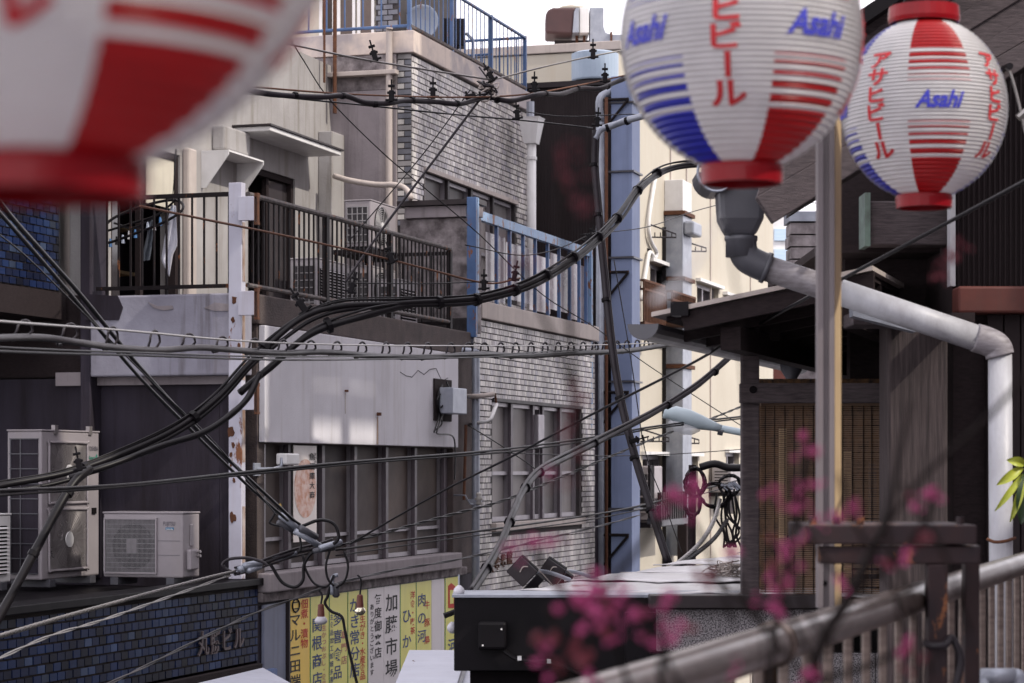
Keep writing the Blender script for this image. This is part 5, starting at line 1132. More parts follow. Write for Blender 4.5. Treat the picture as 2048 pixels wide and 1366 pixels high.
# floodlights
for k_, (lb, x_, y_) in enumerate((('black square floodlight tilted on the tin roof edge, the left one', 1053, 1148), ('black square floodlight tilted on the tin roof edge, the right one', 1112, 1148))):
    o = thing('floodlight', lb, 'floodlight', 'floodlights on the tin roof'); Y_ = 10.4+.5*k_; c_ = Vector(P(x_, y_, Y_))
    R_ = Matrix.Rotation(.75 if k_ == 0 else .6, 3, 'Y') @ Matrix.Rotation(.35, 3, 'X'); fr = lambda p, c_=c_, R_=R_: tuple(c_+R_ @ Vector(p))
    MB(fr).box(-.075, .03, -.015, .015, -.055, .055).build('head', M_black, o, .006)
    MB(fr).box(-.072, .027, -.019, -.0155, -.052, .052).build('glass', M_glassdk, o)
    MB(fr).box(.034, .075, -.04, -.01, -.06, .05).build('driver_box', M_black, o, .004)
    MB().tube(catmull([tuple(c_+Vector((.03, 0, .0))), tuple(c_+Vector((.06, .02, .012))), tuple(c_+Vector((.12, .04, .0))), tuple(c_+Vector((.2, .05, -.03)))], 4), .009, 8).build('bracket', M_galv, o)
    MB().tube(catmull([tuple(c_+Vector(p)) for p in ((-.03,-.02,.01),(-.01,-.03,.035),(.05,-.02,.02),(.1,0,-.03),(.14,.03,-.08))], 5), .003, 5).build('cable', M_beige, o)
    MB().box(c_.x+.04, c_.x+.055, c_.y, c_.y+.012, 3.93, c_.z).build('stand', M_black, o)
# street lamp
sl_ = thing('street_lamp', 'pale blue cobra-head street lamp reaching in front of the cream wall', 'street lamp'); Yl = 18.0
ax = [(1326,836,.010),(1332,828,.045),(1350,828,.075),(1375,836,.082),(1402,845,.068),(1425,852,.045),(1442,857,.034)]
MB().tube([P(x_, y_, Yl) for x_, y_, r in ax], [r*.85 for _, _, r in ax], 14).build('head', M_lampb, sl_, smooth=True)
MB().tube([P(1440,856.5,Yl), P(1500,868,Yl), P(1620,890,Yl)], .028, 10).build('arm', M_lampb, sl_, smooth=True)
ax = [(1338,842,.02),(1352,850,.06),(1368,856,.065),(1385,859,.05),(1400,858,.02)]
MB().tube([P(x_, y_, Yl) for x_, y_, r in ax], [r*.85 for _, _, r in ax], 12).build('lens', M_clearlens, sl_, smooth=True)
MB().tube([P(1436,862,Yl), P(1446,864,Yl)], .03, 8).build('clamp', M_pvc, sl_)
MB().tube([P(1620,890,Yl), (X(1630, Yl), Yl, 3.0), (X(1630, Yl), Yl, 0)], .06, 10).build('pole', M_galv, sl_)
# ------------------------------------------------------------------ foreground pole, handrail, rusty frame
fp = thing('steel_pole', 'slim grey steel pole with a tan edge standing before the wooden house', 'pole'); Yq = 5.2
m = MB(); xa, xb = X(1636, Yq), X(1669, Yq)
m.box(xa, xa+.012, Yq, Yq+.04, Z(1216, Yq), 6.2); m.box(xa+.012, xb-.012, Yq+.012, Yq+.04, Z(1216, Yq), 6.2); m.box(xb-.012, xb, Yq, Yq+.04, Z(1216, Yq), 6.2); m.build('channel', M_pole, fp)
MB().hexa([(xb+.001, Yq+.002, Z(1216, Yq)), (X(1690, Yq), Yq+.06, Z(1216, Yq)), (X(1690, Yq), Yq+.066, Z(1216, Yq)), (xb+.001, Yq+.01, Z(1216, Yq))], [(xb+.001, Yq+.002, 6.2), (X(1690, Yq), Yq+.06, 6.2), (X(1690, Yq), Yq+.066, 6.2), (xb+.001, Yq+.01, 6.2)]).build('tan_edge', M_tan, fp)
MB().disc((X(1650, Yq), Yq+.008, Z(1167, Yq)), .006, 1, .004, 12).build('bolt_hole', M_dark, fp)
MB().box(xa+.005, xb-.005, Yq+.012, Yq+.035, 2.9, Z(1216, Yq)-.002).build('lower_tube', M_pole, fp)
hr = thing('handrail', 'shiny brown metal handrail with upright bars running into the lower right corner', 'railing')
def HRp(u): # u = 1/Y
    Y_ = 1/u; px = 2020-(u-.164)*(2020-1501)/(.303-.164); return (X(px, Y_), Y_)
Zr = 4.237; A_ = HRp(.42); B_ = HRp(.135); D_ = Vector((B_[0]-A_[0], B_[1]-A_[1], 0)); Ln = D_.length; D_.normalize()
MB().tube([(A_[0]+(B_[0]-A_[0])*i/30, A_[1]+(B_[1]-A_[1])*i/30, Zr) for i in range(31)], .0305, 18).build('top_rail', M_bambr, hr, smooth=True)
Cn = HRp(.29); MB().tube([(Cn[0]-D_.x*.008, Cn[1]-D_.y*.008, Zr), (Cn[0]+D_.x*.008, Cn[1]+D_.y*.008, Zr)], .036, 18).build('joint_ring', M_bambr, hr, smooth=True)
base = None; n = int(Ln/.17)
for i in range(n):
    q = (A_[0]+D_.x*.17*i, A_[1]+D_.y*.17*i)
    if base is None: base = MB().box(q[0]-.008, q[0]+.008, q[1]-.008, q[1]+.008, 3.32, Zr-.026).build('baluster', M_bambr, hr, .003); b0 = q
    else: dup(base, (q[0]-b0[0], q[1]-b0[1], 0), hr)
Na = Vector((D_.y, -D_.x, 0))
MB().hexa([(A_[0]-Na.x*.02, A_[1]-Na.y*.02, 3.27), (A_[0]+Na.x*.02, A_[1]+Na.y*.02, 3.27), (B_[0]+Na.x*.02, B_[1]+Na.y*.02, 3.27), (B_[0]-Na.x*.02, B_[1]-Na.y*.02, 3.27)], [(A_[0]-Na.x*.02, A_[1]-Na.y*.02, 3.319), (A_[0]+Na.x*.02, A_[1]+Na.y*.02, 3.319), (B_[0]+Na.x*.02, B_[1]+Na.y*.02, 3.319), (B_[0]-Na.x*.02, B_[1]-Na.y*.02, 3.319)]).build('bottom_rail', M_bambr, hr)
dk = MB(); dk.box(-3, 3.5, -1.5, 2.2, 2.9, 3.1); dk.box(.9, 3.5, 2.2, 8, 2.9, 3.1); o = dk.build('walkway', M_greycon); tag(o, 'raised concrete walkway behind the handrail', 'walkway', kind='structure')
MB().box(A_[0]-.02, A_[0]+.02, A_[1]-.02, A_[1]+.02, 3.1, 3.27).build('post', M_bambr, hr)
for f_ in (.35, .7, .98): q = (A_[0]+(B_[0]-A_[0])*f_, A_[1]+(B_[1]-A_[1])*f_); MB().box(q[0]-.015, q[0]+.015, q[1]-.015, q[1]+.015, 2.9, 3.269).build('post', M_bambr, hr)
rfm = thing('rusty_stand', 'rusty angle-iron frame with two legs standing over the handrail', 'frame'); Yf = 4.55
def fbx(a, b, c, d, Y0, Y1, nm): return wbox(a, b, c, d, Y0, Y1).build(nm, M_redrust, rfm, .003)
fbx(1612, 1954, 1050, 1089, Yf, Yf+.30, 'top_beam'); fbx(1640, 1960, 1093, 1128, Yf+.01, Yf+.05, 'cross_bar')
wbox(1856, 1896, 1129, 1900, Yf+.005, Yf+.045).build('leg', M_redrust, rfm, .003); wbox(1930, 1960, 1090, 1900, Yf+.25, Yf+.29).build('leg', M_redrust, rfm, .003)
wbox(1900, 1962, 1092, 1128, Yf+.051, Yf+.24).build('side_bar', M_redrust, rfm)
for x_ in (1632, 1680, 1728, 1930): MB().disc((X(x_, Yf), Yf+.05, Z(1050, Yf)), .008, 2, .015, 8).build('bolt', M_redrust, rfm)
cbt = thing('cable_loop', 'grey cable looped around the leg of the rusty frame', 'cable')
MB().tube(catmull([P(1850,1285,4.54), P(1862,1292,4.53), P(1890,1290,4.53), P(1902,1276,4.55), P(1915,1295,4.55), P(1922,1325,4.55), P(1912,1370,4.55), P(1900,1400,4.55)], 6), .008, 7).build('cable', M_grayc, cbt, smooth=True)
pq = thing('pipe_rail_end', 'short bright metal pipe rail at the bottom right corner', 'railing'); Yz = 5.0
MB().tube([P(1962,1352,Yz), P(2030,1352,Yz)], .017, 12).build('rail', M_galv, pq, smooth=True); MB().tube(catmull([P(2028,1352,Yz), P(2038,1356,Yz), P(2041,1370,Yz)], 4)+[(X(2041, Yz), Yz, 3.1)], .017, 12).build('upright', M_galv, pq, smooth=True)
MB().tube([P(1966,1352,Yz), (X(1966, Yz), Yz, 3.1)], .017, 12).build('upright', M_galv, pq, smooth=True)
# ------------------------------------------------------------------ paper lanterns
RL = .18
def lrad(h): return RL*math.sqrt(max(0, 1-(.945*h)**2))
HL = 1.04*RL
STR = [(-.265,.007),(-.33,.010),(-.405,.016),(-.49,.024),(-.585,.030)]; STU = [(.20,.006),(.26,.008),(.335,.013),(.415,.021),(.50,.028)]
def lantern(label, cx, cy, Y_, th0, scale=1.0, hs=0, rimh=-1.15):
    c = Vector(P(cx, cy, Y_)); o = thing('paper_lantern', label, 'lantern', 'striped paper lanterns')
    vd = math.atan2(c.x, c.y)          # direction from the camera
    def pos(th, h, dr=0): r = lrad(h)*scale+dr; a = th; return (c.x+r*math.sin(a)*math.cos(-vd)+r*math.cos(a)*math.sin(-vd), c.y-r*math.cos(a)*math.cos(-vd)+r*math.sin(a)*math.sin(-vd), c.z+h*HL*scale)
    nr, k, n = 46, 6, 160; rows = nr*k; m = MB(); vs_ = []; fs_ = []; mi = []
    for r in range(rows+1):
        h = -1+2*r/rows; ph = (r % k)/k; dr = -.0040*abs(math.cos(math.pi*ph))**3*scale
        for j in range(n): vs_.append(pos(2*math.pi*j/n, h, dr))
    for r in range(rows):
        h = -1+2*(r+.5)/rows; col = h-hs < -.65 or h-hs > .58 or any(abs(h-hs-a) < b for a, b in STR+STU)
        for j in range(n):
            fs_.append((r*n+j, r*n+(j+1) % n, (r+1)*n+(j+1) % n, (r+1)*n+j))
            a = ((2*math.pi*(j+.5)/n-th0)/math.pi*180+45) % 180      # 180 degree repeat: red, white, blue, white
            q = 0
            if col:
                if abs(a-90) < 23: q = 1
                elif abs(a) < 23 or abs(a-180) < 23: q = 2
            mi.append(q)
    m.add(vs_, fs_); m.m = mi; m.build('shade', [M_lw, M_lr, M_lb], o, smooth=True)
    for sg, h0, h1, rr in ((-1, -1.0, rimh, .335), (1, 1.0, 1.19, .42)):
        pr_ = [(RL*rr*scale, h0*HL*scale), (RL*rr*scale*1.03, (h0*.75+h1*.25)*HL*scale), (RL*rr*scale, h1*HL*scale), (RL*rr*scale*.93, h1*HL*scale), (RL*rr*scale*.93, h0*HL*scale)]
        MB().lathe(pr_, c, 40).build('rim', M_lring, o, smooth=False)
    # lettering wrapped round the shade
    def wrap(v2, f2, thc, hc, sx, sy, mat, nm):
        bm = bmesh.new(); bv = [bm.verts.new((a*sx, b*sy, 0)) for a, b in v2]
        for f in f2:
            try: bm.faces.new([bv[i] for i in f])
            except ValueError: pass
        bmesh.ops.triangulate(bm, faces=bm.faces)
        for _ in range(4):
            es = [e for e in bm.edges if e.calc_length() > .009]
            if not es: break
            bmesh.ops.subdivide_edges(bm, edges=es, cuts=1); bmesh.ops.triangulate(bm, faces=bm.faces)
        bm.verts.index_update(); out = []
        for v in bm.verts:
            h = hc+v.co.y/HL; out.append(pos(thc+v.co.x/max(lrad(hc), .05), h, .0016*scale))
        mm_ = MB(); mm_.add(out, [tuple(v.index for v in f.verts) for f in bm.faces]); bm.free(); mm_.build(nm, mat, o)
    for q in range(4):
        thc = th0-math.pi/4*0+q*math.pi/2
        if math.cos(thc) > -.15:
            pass
    for q in range(4):
        tk = th0+q*math.pi/2; ta = th0+math.pi/4+q*math.pi/2
        if math.cos(tk) > -.1:
            for i, ch in enumerate('アサヒビール'):
                v, f = GLB[ch]; xa_ = [p[0] for p in v]; v = [(a-(min(xa_)+max(xa_))/2, b-.36) for a, b in v]
                if ch == 'ー': v = [(b, -a) for a, b in v]
                h = .47-.205*i+hs; wrap(v, f, tk, h, .055, .041, M_lredi, 'lettering')
        if math.cos(ta) > -.1:
            v, f = gcentred('Asahi '); v = [(a+.38*b, b) for a, b in v]; wrap(v, f, ta, -.02+hs, .043, .050, M_lbluei, 'lettering')
    MB().tube([(c.x-.05*scale, c.y, c.z+1.17*HL*scale), (c.x, c.y, c.z+1.75*HL*scale), (c.x+.05*scale, c.y, c.z+1.17*HL*scale)], .003, 6).build('hanger', M_blackpl, o)
    return c
cA = lantern('largest blurred red, white and blue paper lantern in the upper left corner', 84, -322, 1.04, math.radians(-8), .779, hs=-.075, rimh=-1.11)
cB = lantern('red, white and blue paper lantern at the top centre, cut by the top edge', 1483, 79, 3.42, math.radians(-7))
cC = lantern('smaller red and white paper lantern at the upper right, seen whole', 1848, 219, 5.02, math.radians(-34))
lw = thing('lantern_cable', 'black cable above the picture from which the paper lanterns hang', 'cable')
tops = [c+Vector((0, 0, 1.75*HL*k_)) for c, k_ in ((cA, .779), (cB, 1), (cC, 1))]
MB().tube(catmull([tops[0]+(tops[0]-tops[1])*.6, tops[0], tops[1], tops[2], Vector(P(2120, -60, 7.8))], 8), .006, 6).build('cable', M_blackpl, lw)
tn = thing('turnbuckle_wire', 'twisted wire with turnbuckle tied to the house at the right edge', 'wire')
MB().tube(catmull([P(2012,135,7.9), P(2022,150,7.9), P(2036,200,7.9), P(2046,245,7.9), P(2060,300,7.9)], 5), .006, 6).build('wire', M_steel, tn); MB().tube([P(2036,236,7.9), P(2052,222,7.9)], .014, 8).build('toggle', M_steel, tn); MB().tube([P(2006,138,8.0), P(2020,132,7.88)], .012, 8).build('eye', M_blackpl, tn)
# ------------------------------------------------------------------ flowering branches and leaf
random.seed(21)
fl = thing('flowering_shrub', 'blurred pink flowering branches in the foreground at the bottom right', 'plant')
def stem(pts, r): MB().tube(catmull([P(p[0], p[1], p[2]) for p in pts], 6), r if isinstance(r, list) else r*1.15, 6).build('stem', M_stem, fl, smooth=True)
stem([(1560,1900,1.55),(1620,1366,1.55),(1700,1190,1.6),(1770,1040,1.65),(1800,900,1.7),(1822,800,1.72)], [.0044]*12+[.0044-.00018*i for i in range(19)])
stem([(1740,1100,1.62),(1840,960,1.6),(1960,850,1.6),(2080,720,1.6)], .0016)
stem([(1560,1900,1.55),(1340,1420,1.5),(1330,1300,1.45),(1310,1240,1.4)], .0022); stem([(1560,1900,1.55),(1250,1450,1.5),(1180,1330,1.45),(1190,1200,1.4),(1170,1000,1.35),(1150,800,1.3),(1120,340,1.25)], .0016)
stem([(1190,1250,1.42),(1120,1180,1.42),(1060,1090,1.42)], .0016); stem([(1190,1200,1.4),(1290,1080,1.4),(1360,980,1.4)], .0016); stem([(1560,1900,1.55),(1540,1400,1.6),(1570,1150,1.65),(1600,1000,1.65),(1620,880,1.65)], .0022)
stem([(1700,1190,1.6),(1790,1120,1.62),(1850,1040,1.62),(1870,985,1.62)], .0018); stem([(1620,1366,1.55),(1740,1330,1.55),(1820,1290,1.55)], .0018); stem([(1620,1366,1.55),(1480,1200,1.6),(1410,1140,1.6)], .0018); stem([(1150,800,1.3),(1090,640,1.25),(1040,520,1.2)], .0012)
random.seed(8)
for x_, y_ in ((1205,1190),(1120,1275),(1310,1238),(1465,1115),(1582,1130),(1700,1022),(1830,1012),(1810,1285),(1350,988),(1595,1025),(1090,1310),(1785,1115),(1230,1280),(1560,1175)):
    stem([(x_+random.uniform(60, 160), y_+random.uniform(160, 300), 1.5), (x_+random.uniform(20, 60), y_+90, 1.5), (x_, y_, 1.5), (x_-random.uniform(10, 40), y_-random.uniform(40, 90), 1.5)], .0013)
def blossom_mesh(n, seed, mat):
    random.seed(seed); m = MB()
    for i in range(n):
        d = Vector((random.gauss(0, 1), random.gauss(0, 1), random.gauss(0, 1))).normalized(); c = d*random.uniform(.2, .75)
        for k in range(5):
            a = 6.283*k/5+random.random(); u = d.orthogonal().normalized(); v = d.cross(u); e = u*math.cos(a)+v*math.sin(a); w_ = d.cross(e)
            m.quad(tuple(c), tuple(c+e*.22+w_*.16+d*.08), tuple(c+e*.45+d*.14), tuple(c+e*.22-w_*.16+d*.08))
    return m
bms = []
for i in range(4):
    o = blossom_mesh(26, 30+i, None).build('blossom', M_pink if i < 3 else M_dred, fl); bms.append(o)
used = set()
bl_list = [(1350,988,34,1.4,0),(1398,1010,26,1.4,0),(1595,1025,22,1.65,0),(1618,895,24,1.65,1),(1628,980,18,1.65,2),(1085,1085,26,1.42,0),(1040,1100,18,1.42,1),(1205,1190,34,1.42,0),(1245,1205,28,1.42,2),(1120,1275,34,1.45,3),(1180,1235,40,1.45,0),(1140,1200,32,1.45,1),(1090,1310,28,1.45,0),(1210,1250,26,1.45,2),(1165,1300,30,1.45,3),(1230,1280,20,1.45,0),(1190,1340,24,1.45,1),(1310,1238,34,1.42,1),(1345,1255,28,1.42,2),(1282,1268,11,1.45,0),(1465,1115,22,1.6,0),(1405,1150,24,1.6,3),(1540,1000,18,1.65,0),(1582,1130,22,1.65,1),(1560,1175,26,1.62,2),(1540,1195,28,1.62,0),(1700,1022,22,1.65,1),(1685,1168,16,1.6,0),(1720,1025,14,1.65,2),(1785,1115,24,1.62,0),(1830,1012,18,1.62,2),(1868,988,18,1.62,1),(1845,1072,22,1.62,3),(1810,1285,22,1.55,0),(1832,1308,20,1.55,3),(1150,350,22,1.25,3),(1120,300,18,1.25,3),(1160,410,18,1.26,3),(1040,520,30,1.2,3),(1140,850,26,1.3,3),(1150,800,20,1.3,3),(1140,960,20,1.35,3),(1100,960,18,1.35,0),(1480,1340,14,1.55,0),(1620,1345,24,1.55,0),(1600,1080,18,1.65,0),(1640,1030,14,1.65,1),(1560,1090,18,1.65,1),(1900,520,20,1.8,3),(1880,560,16,1.8,3),(1920,500,16,1.8,3)]
for x_, y_, r_, Y_, k in bl_list:
    Y_ *= .92
    for c_ in range(6):
        p = Vector(P(x_+random.gauss(0, r_*.7), y_+random.gauss(0, r_*.7), Y_*random.uniform(.97, 1.03))); s_ = r_/F*Y_*random.uniform(.28, .52); kk = k if c_ < 5 else 3
        o = bms[kk]
        if kk in used: o = bms[kk].copy(); COL.objects.link(o); o.parent = fl
        used.add(kk); WL[o] = p; o.scale = (s_*random.uniform(.7, 1.3), s_*random.uniform(.7, 1.3), s_*random.uniform(.7, 1.3)); o.rotation_euler = (random.uniform(0, 6), random.uniform(0, 6), random.uniform(0, 6))
stem([(1560,1900,1.4),(1520,1200,1.4),(1490,800,1.4),(1462,500,1.4),(1440,440,1.4)], .0006)
MB().tube(catmull([P(1440,440,1.12), P(1425,462,1.12), P(1408,490,1.12), P(1390,530,1.12), P(1350,575,1.12), P(1306,602,1.12)], 6), [.0005]*8+[.0005+.00006*i for i in range(23)], 6).build('dry_blade', M_white, fl, smooth=True)
lf = thing('leafy_twig', 'twig with yellow green pointed leaves at the right edge', 'plant'); YL = 7.2
def leaf(a, b, w_, mat):
    A = Vector(P(*a, YL)); B = Vector(P(*b, YL)); d = (B-A); u = Vector((-d.z, 0, d.x)).normalized(); m = MB(); vs_ = []; n = 9
    for i in range(n+1):
        f = i/n; wd = w_/F*YL*math.sin(math.pi*min(1, f*.93+.05))**.8; c = A+d*f+Vector((0, -.03*math.sin(f*2.6), -.012*f*f)); vs_ += [tuple(c+u*wd), tuple(c+Vector((0, .012, 0))), tuple(c-u*wd)]
    fs_ = []
    for i in range(n): q = 3*i; fs_ += [(q, q+1, q+4, q+3), (q+1, q+2, q+5, q+4)]
    m.add(vs_, fs_).build('leaf', mat, lf, smooth=True)
for a, b, w_, mt in (((2046,935),(1992,962),10,M_leafy),((2046,948),(1988,1014),7,M_leafy),((2050,950),(2018,1036),8,M_leafy),((2052,945),(2040,1040),18,M_leafd),((2052,930),(2012,912),10,M_leafy),((2056,930),(2070,880),12,M_leafd),((2056,940),(2110,960),14,M_leafd)): leaf(a, b, w_, mt)
MB().tube(catmull([P(2050,938,YL), P(2075,960,YL), P(2110,1060,YL), (X(2150, YL), YL, 3.1)], 6), .004, 6).build('twig', M_stem, lf)
# ------------------------------------------------------------------ overhead wires
def extend(path, pts, L=5.0):
    a, z = pts[0], pts[-1]     # wires that leave the picture run on to poles further off
    if a[0] <= 0 or (480 <= a[0] <= 600 and a[1] < 200): d = (path[0]-path[4]).normalized(); path = [path[0]+d*L*(3-i)/3 for i in range(3)]+path
    if z[0] >= 1430 or (1255 <= z[0] <= 1330 and z[1] < 260): d = (path[-1]-path[-5]).normalized(); d.z *= .4; path = path+[path[-1]+d*L*(i+1)/3 for i in range(3)]
    return path
def wire(name, label, pts, r, mat=M_blackpl, cat='cable', twist=None, group=None, k=8, ties=(), strands=None, n=7):
    """pts: photo column, row and distance; real tube in space"""
    o = thing(name, label, cat, group); path = extend(catmull([P(*p) for p in pts], k), pts)
    if twist:          # two strands wound round each other
        L = [0]
        for a, b in zip(path, path[1:]): L.append(L[-1]+(b-a).length)
        fine = []; tot = L[-1]; N_ = min(900, int(tot/(twist/10))); j = 0
        for i in range(N_+1):
            x = tot*i/N_
            while j < len(L)-2 and L[j+1] < x: j += 1
            f = (x-L[j])/max(1e-6, L[j+1]-L[j]); fine.append((path[j].lerp(path[j+1], f), x, (path[min(j+1, len(path)-1)]-path[j]).normalized()))
        for ph in (0, math.pi):
            q = []
            for p, x, d in fine:
                u = d.cross(Vector((0, 0, 1))).normalized(); v = d.cross(u); a = 2*math.pi*x/twist+ph; q.append(p+(u*math.cos(a)+v*math.sin(a))*r*1.05)
            MB().tube(q, r, 5).build('strand', mat, o, smooth=True)
    else:
        for dx, dz, rr in (strands or [(0, 0, r)]):
            f1, f2, g1, g2 = random.uniform(.08, .18), random.uniform(.25, .45), random.random()*6, random.random()*6
            wob = [Vector((0, 0, 1))*(rr*(.45 if strands and mat is M_blackpl else .25)*(math.sin(i_*f1+g1)+.5*math.sin(i_*f2+g2))) for i_ in range(len(path))]
            MB().tube([p+Vector((dx, dx*.4, dz))+wob[i_] for i_, p in enumerate(path)], [rr*(1+.05*math.sin(i_*.7+g2)) for i_ in range(len(path))], n).build('wire' if not strands else 'strand', mat, o, smooth=True)
    for u in ties:
        i = int(u*(len(path)-2)); a, b = path[i], path[i+1]; d = (b-a).normalized()
        ex = r*1.25 if not strands else max(abs(s_[0])+abs(s_[1])+s_[2] for s_ in strands)*.88
        MB().tube([a-d*.012, a+d*.012], ex, 8).build('tie', M_black, o)
    return o, path
# spiral-hung service cable across the whole left half
mp = [(-60,636,7.0),(0,642,7.3),(240,660,8.6),(480,682,10.2),(700,690,12.2),(900,692,14.2),(1180,690,17.5),(1330,684,19.5),(1440,672,21)]
o, path = wire('suspension_cable', 'steel strand with wire rings carrying a grey cable across the middle of the picture', mp, .0045, M_steel)
cab = [(-60,680,7.0),(0,676,7.3),(80,675,7.8),(150,684,8.1),(230,695,8.6),(320,700,9.2),(400,695,9.7),(470,700,10.2),(560,706,11),(650,704,11.8),(750,712,12.6),(860,714,13.8),(960,708,14.8),(1050,712,16),(1150,706,17.2),(1250,702,18.4),(1330,690,19.5),(1390,680,20.2),(1420,705,20.5),(1440,690,20.7),(1445,678,21)]
cpth = extend(catmull([P(*p) for p in cab], 5), cab); MB().tube(cpth, [.006+.0008*p.y for p in cpth], 8).build('carried_cable', M_grayc, o, smooth=True)
xs_ = [60,150,232,316,386,452,516,572,628,680,730,777,820,860,907,942,974,1006,1036,1066,1094,1120,1146,1170,1194,1216,1238,1258,1278,1296,1314,1332,1350,1366,1382,1396]
def ip(tbl, x):
    for a, b in zip(tbl, tbl[1:]):
        if a[0] <= x <= b[0]: f = (x-a[0])/(b[0]-a[0]); return a[1]*(1-f)+b[1]*f, a[2]*(1-f)+b[2]*f
    return tbl[-1][1], tbl[-1][2]
random.seed(2)
for i, x_ in enumerate(xs_):
    y0, Y_ = ip(mp, x_); y1, _ = ip(cab, x_); yc = (y0+y1)/2; hh_ = abs(y1-y0)/2+6; sp = min(30, 22*9/Y_)*random.uniform(.8, 1.1); q = []
    for j in range(17):
        a = -1.2+2*math.pi*j/16*1.0; q.append(Vector(P(x_-sp*.35+sp*(math.cos(a)*.55-.9*max(0, -math.sin(a))**1.5), yc-hh_*math.sin(a), Y_+.05*math.cos(a))))
    MB().tube(q, .0028+.00025*Y_, 5).build('hanger_ring', M_grayc, o, smooth=True)
wire('service_wire', 'pair of thin dark wires just below the ring-hung cable', [(-60,698,7),(0,702,7.3),(260,712,8.6),(520,719,10.2),(760,718,12.6),(1000,712,15),(1200,700,18)], .006, strands=[(0, 0, .005), (.0, .014, .004)])
# thick bundle that swings from the left edge up to the lantern
bp = [(-60,985,10.5),(0,975,10.5),(150,945,10.7),(330,870,11),(430,800,11.2),(500,725,11.3),(560,672,11.4),(620,632,11.5),(690,610,11.6),(800,606,11.8),(900,604,12),(970,596,12.2),(1050,572,12.5),(1130,526,13),(1190,480,13.5),(1240,430,14),(1280,375,14.5),(1320,343,15),(1370,330,15.3),(1440,326,15.6)]
wire('cable_bundle', 'thick tied black cable bundle swinging from the left edge up behind the centre lantern', bp, .03, M_blackpl, strands=[(0, .003, .0155), (.013, -.016, .011), (-.010, .021, .006), (.0, .030, .0035)], ties=[.13,.2,.3,.52,.57,.62,.66,.70,.74,.78,.83,.88], n=9)
wire('cable_bundle', 'lower thick black cable dropping from the bundle over the white panel', [(480,790,11.3),(540,735,11.4),(620,668,11.5),(720,630,11.6),(800,614,11.8),(880,606,12)], .02, M_blackpl, strands=[(0, 0, .018), (.016, .024, .007)], ties=[.5], n=9)
wire('thick_cable', 'thick black cable falling from the bundle past the twin-fan unit to the lower left', [(180,935,10.6),(150,965,10.5),(110,1030,10.4),(60,1120,10.3),(0,1230,10.2),(-60,1330,10.1)], .021, ties=[.3,.6], n=9)
wire('thick_cable', 'branch cable curving from the white column down to the long bundle', [(520,745,11.3),(495,795,11.2),(460,830,11.1),(400,868,11),(320,895,10.9),(220,930,10.7),(140,955,10.6)], .016)
# diagonals from upper left
wire('diagonal_cable', 'upper of two thick diagonal cables falling from the upper left to the window splice', [(-40,345,8.6),(20,430,9),(150,575,10),(280,735,11),(400,865,12),(500,960,12.8),(580,1035,13.4),(600,1050,13.5)], .0105)
wire('diagonal_cable', 'lower of two thick diagonal cables falling from the upper left to the window splice', [(-40,380,8.4),(20,450,8.9),(150,600,9.9),(270,745,10.9),(390,868,11.9),(490,965,12.7),(575,1040,13.3)], .009)
wire('thin_wire', 'thin black wire running below the thick diagonals at the left', [(-40,440,8.4),(60,520,9),(200,660,10),(330,790,11),(420,875,11.8),(520,990,12.7),(560,1040,13.2)], .0036)
wire('twin_wire', 'two dark wires rising gently across the picture below the window poster', [(-60,992,9.3),(0,985,9.5),(250,970,10.5),(500,945,11.8),(750,922,13.2),(1000,902,15),(1180,878,16.5),(1320,852,17.6),(1500,832,19)], .009, strands=[(0, .006, .0075), (0, -.010, .0065)])
wire('twisted_pair', 'twisted dark wire pair sloping from the window splice up to the lean-to post', [(655,1098,13.8),(760,1068,14.3),(900,1030,15.2),(1010,1000,16),(1120,955,17),(1240,905,18.2),(1340,865,19.2),(1420,838,20),(1500,806,21)], .0055, twist=.42)
wire('service_wire', 'dark wire from the splice clamp running under the tiled wall windows', [(672,1100,13.8),(800,1082,14.6),(1000,1055,16),(1180,1030,17.5),(1300,1006,18.6),(1400,980,19.5),(1500,955,20.5)], .009, strands=[(0, 0, .0075), (0, -.035, .0045)])
wire('steel_strand', 'bright twisted steel strand at the lower left running up to the splice', [(-60,1290,8.2),(0,1272,8.6),(120,1236,9.6),(250,1200,10.8),(360,1170,11.8),(430,1152,12.5),(470,1143,12.9)], .0052, M_steel, twist=.05)
wire('twisted_pair', 'loose twisted grey pair below the steel strand over the blue tiles', [(-60,1345,8.2),(0,1316,8.6),(100,1272,9.4),(200,1242,10.3),(320,1200,11.4),(400,1172,12.2),(460,1150,12.8)], .004, M_steel, twist=.9)
wire('twisted_pair', 'loose grey pair crossing the blue tiles near the bottom edge', [(200,1376,10),(300,1328,10.8),(420,1268,11.8),(520,1222,12.7),(600,1194,13.3),(640,1178,13.6),(700,1160,14),(800,1138,14.8),(900,1122,15.6),(1000,1100,16.5),(1080,1080,17.2),(1200,1052,18.5),(1280,1030,19.4)], .0042, M_grayc, twist=1.1)
wire('splice_cable', 'taped cable run between the two splices in front of the sill', [(470,1143,12.9),(500,1136,13.1),(540,1122,13.3),(590,1106,13.5),(640,1094,13.7),(665,1086,13.8)], .014, M_grayc, strands=[(0, 0, .012), (0, .022, .007), (0, -.02, .006)])
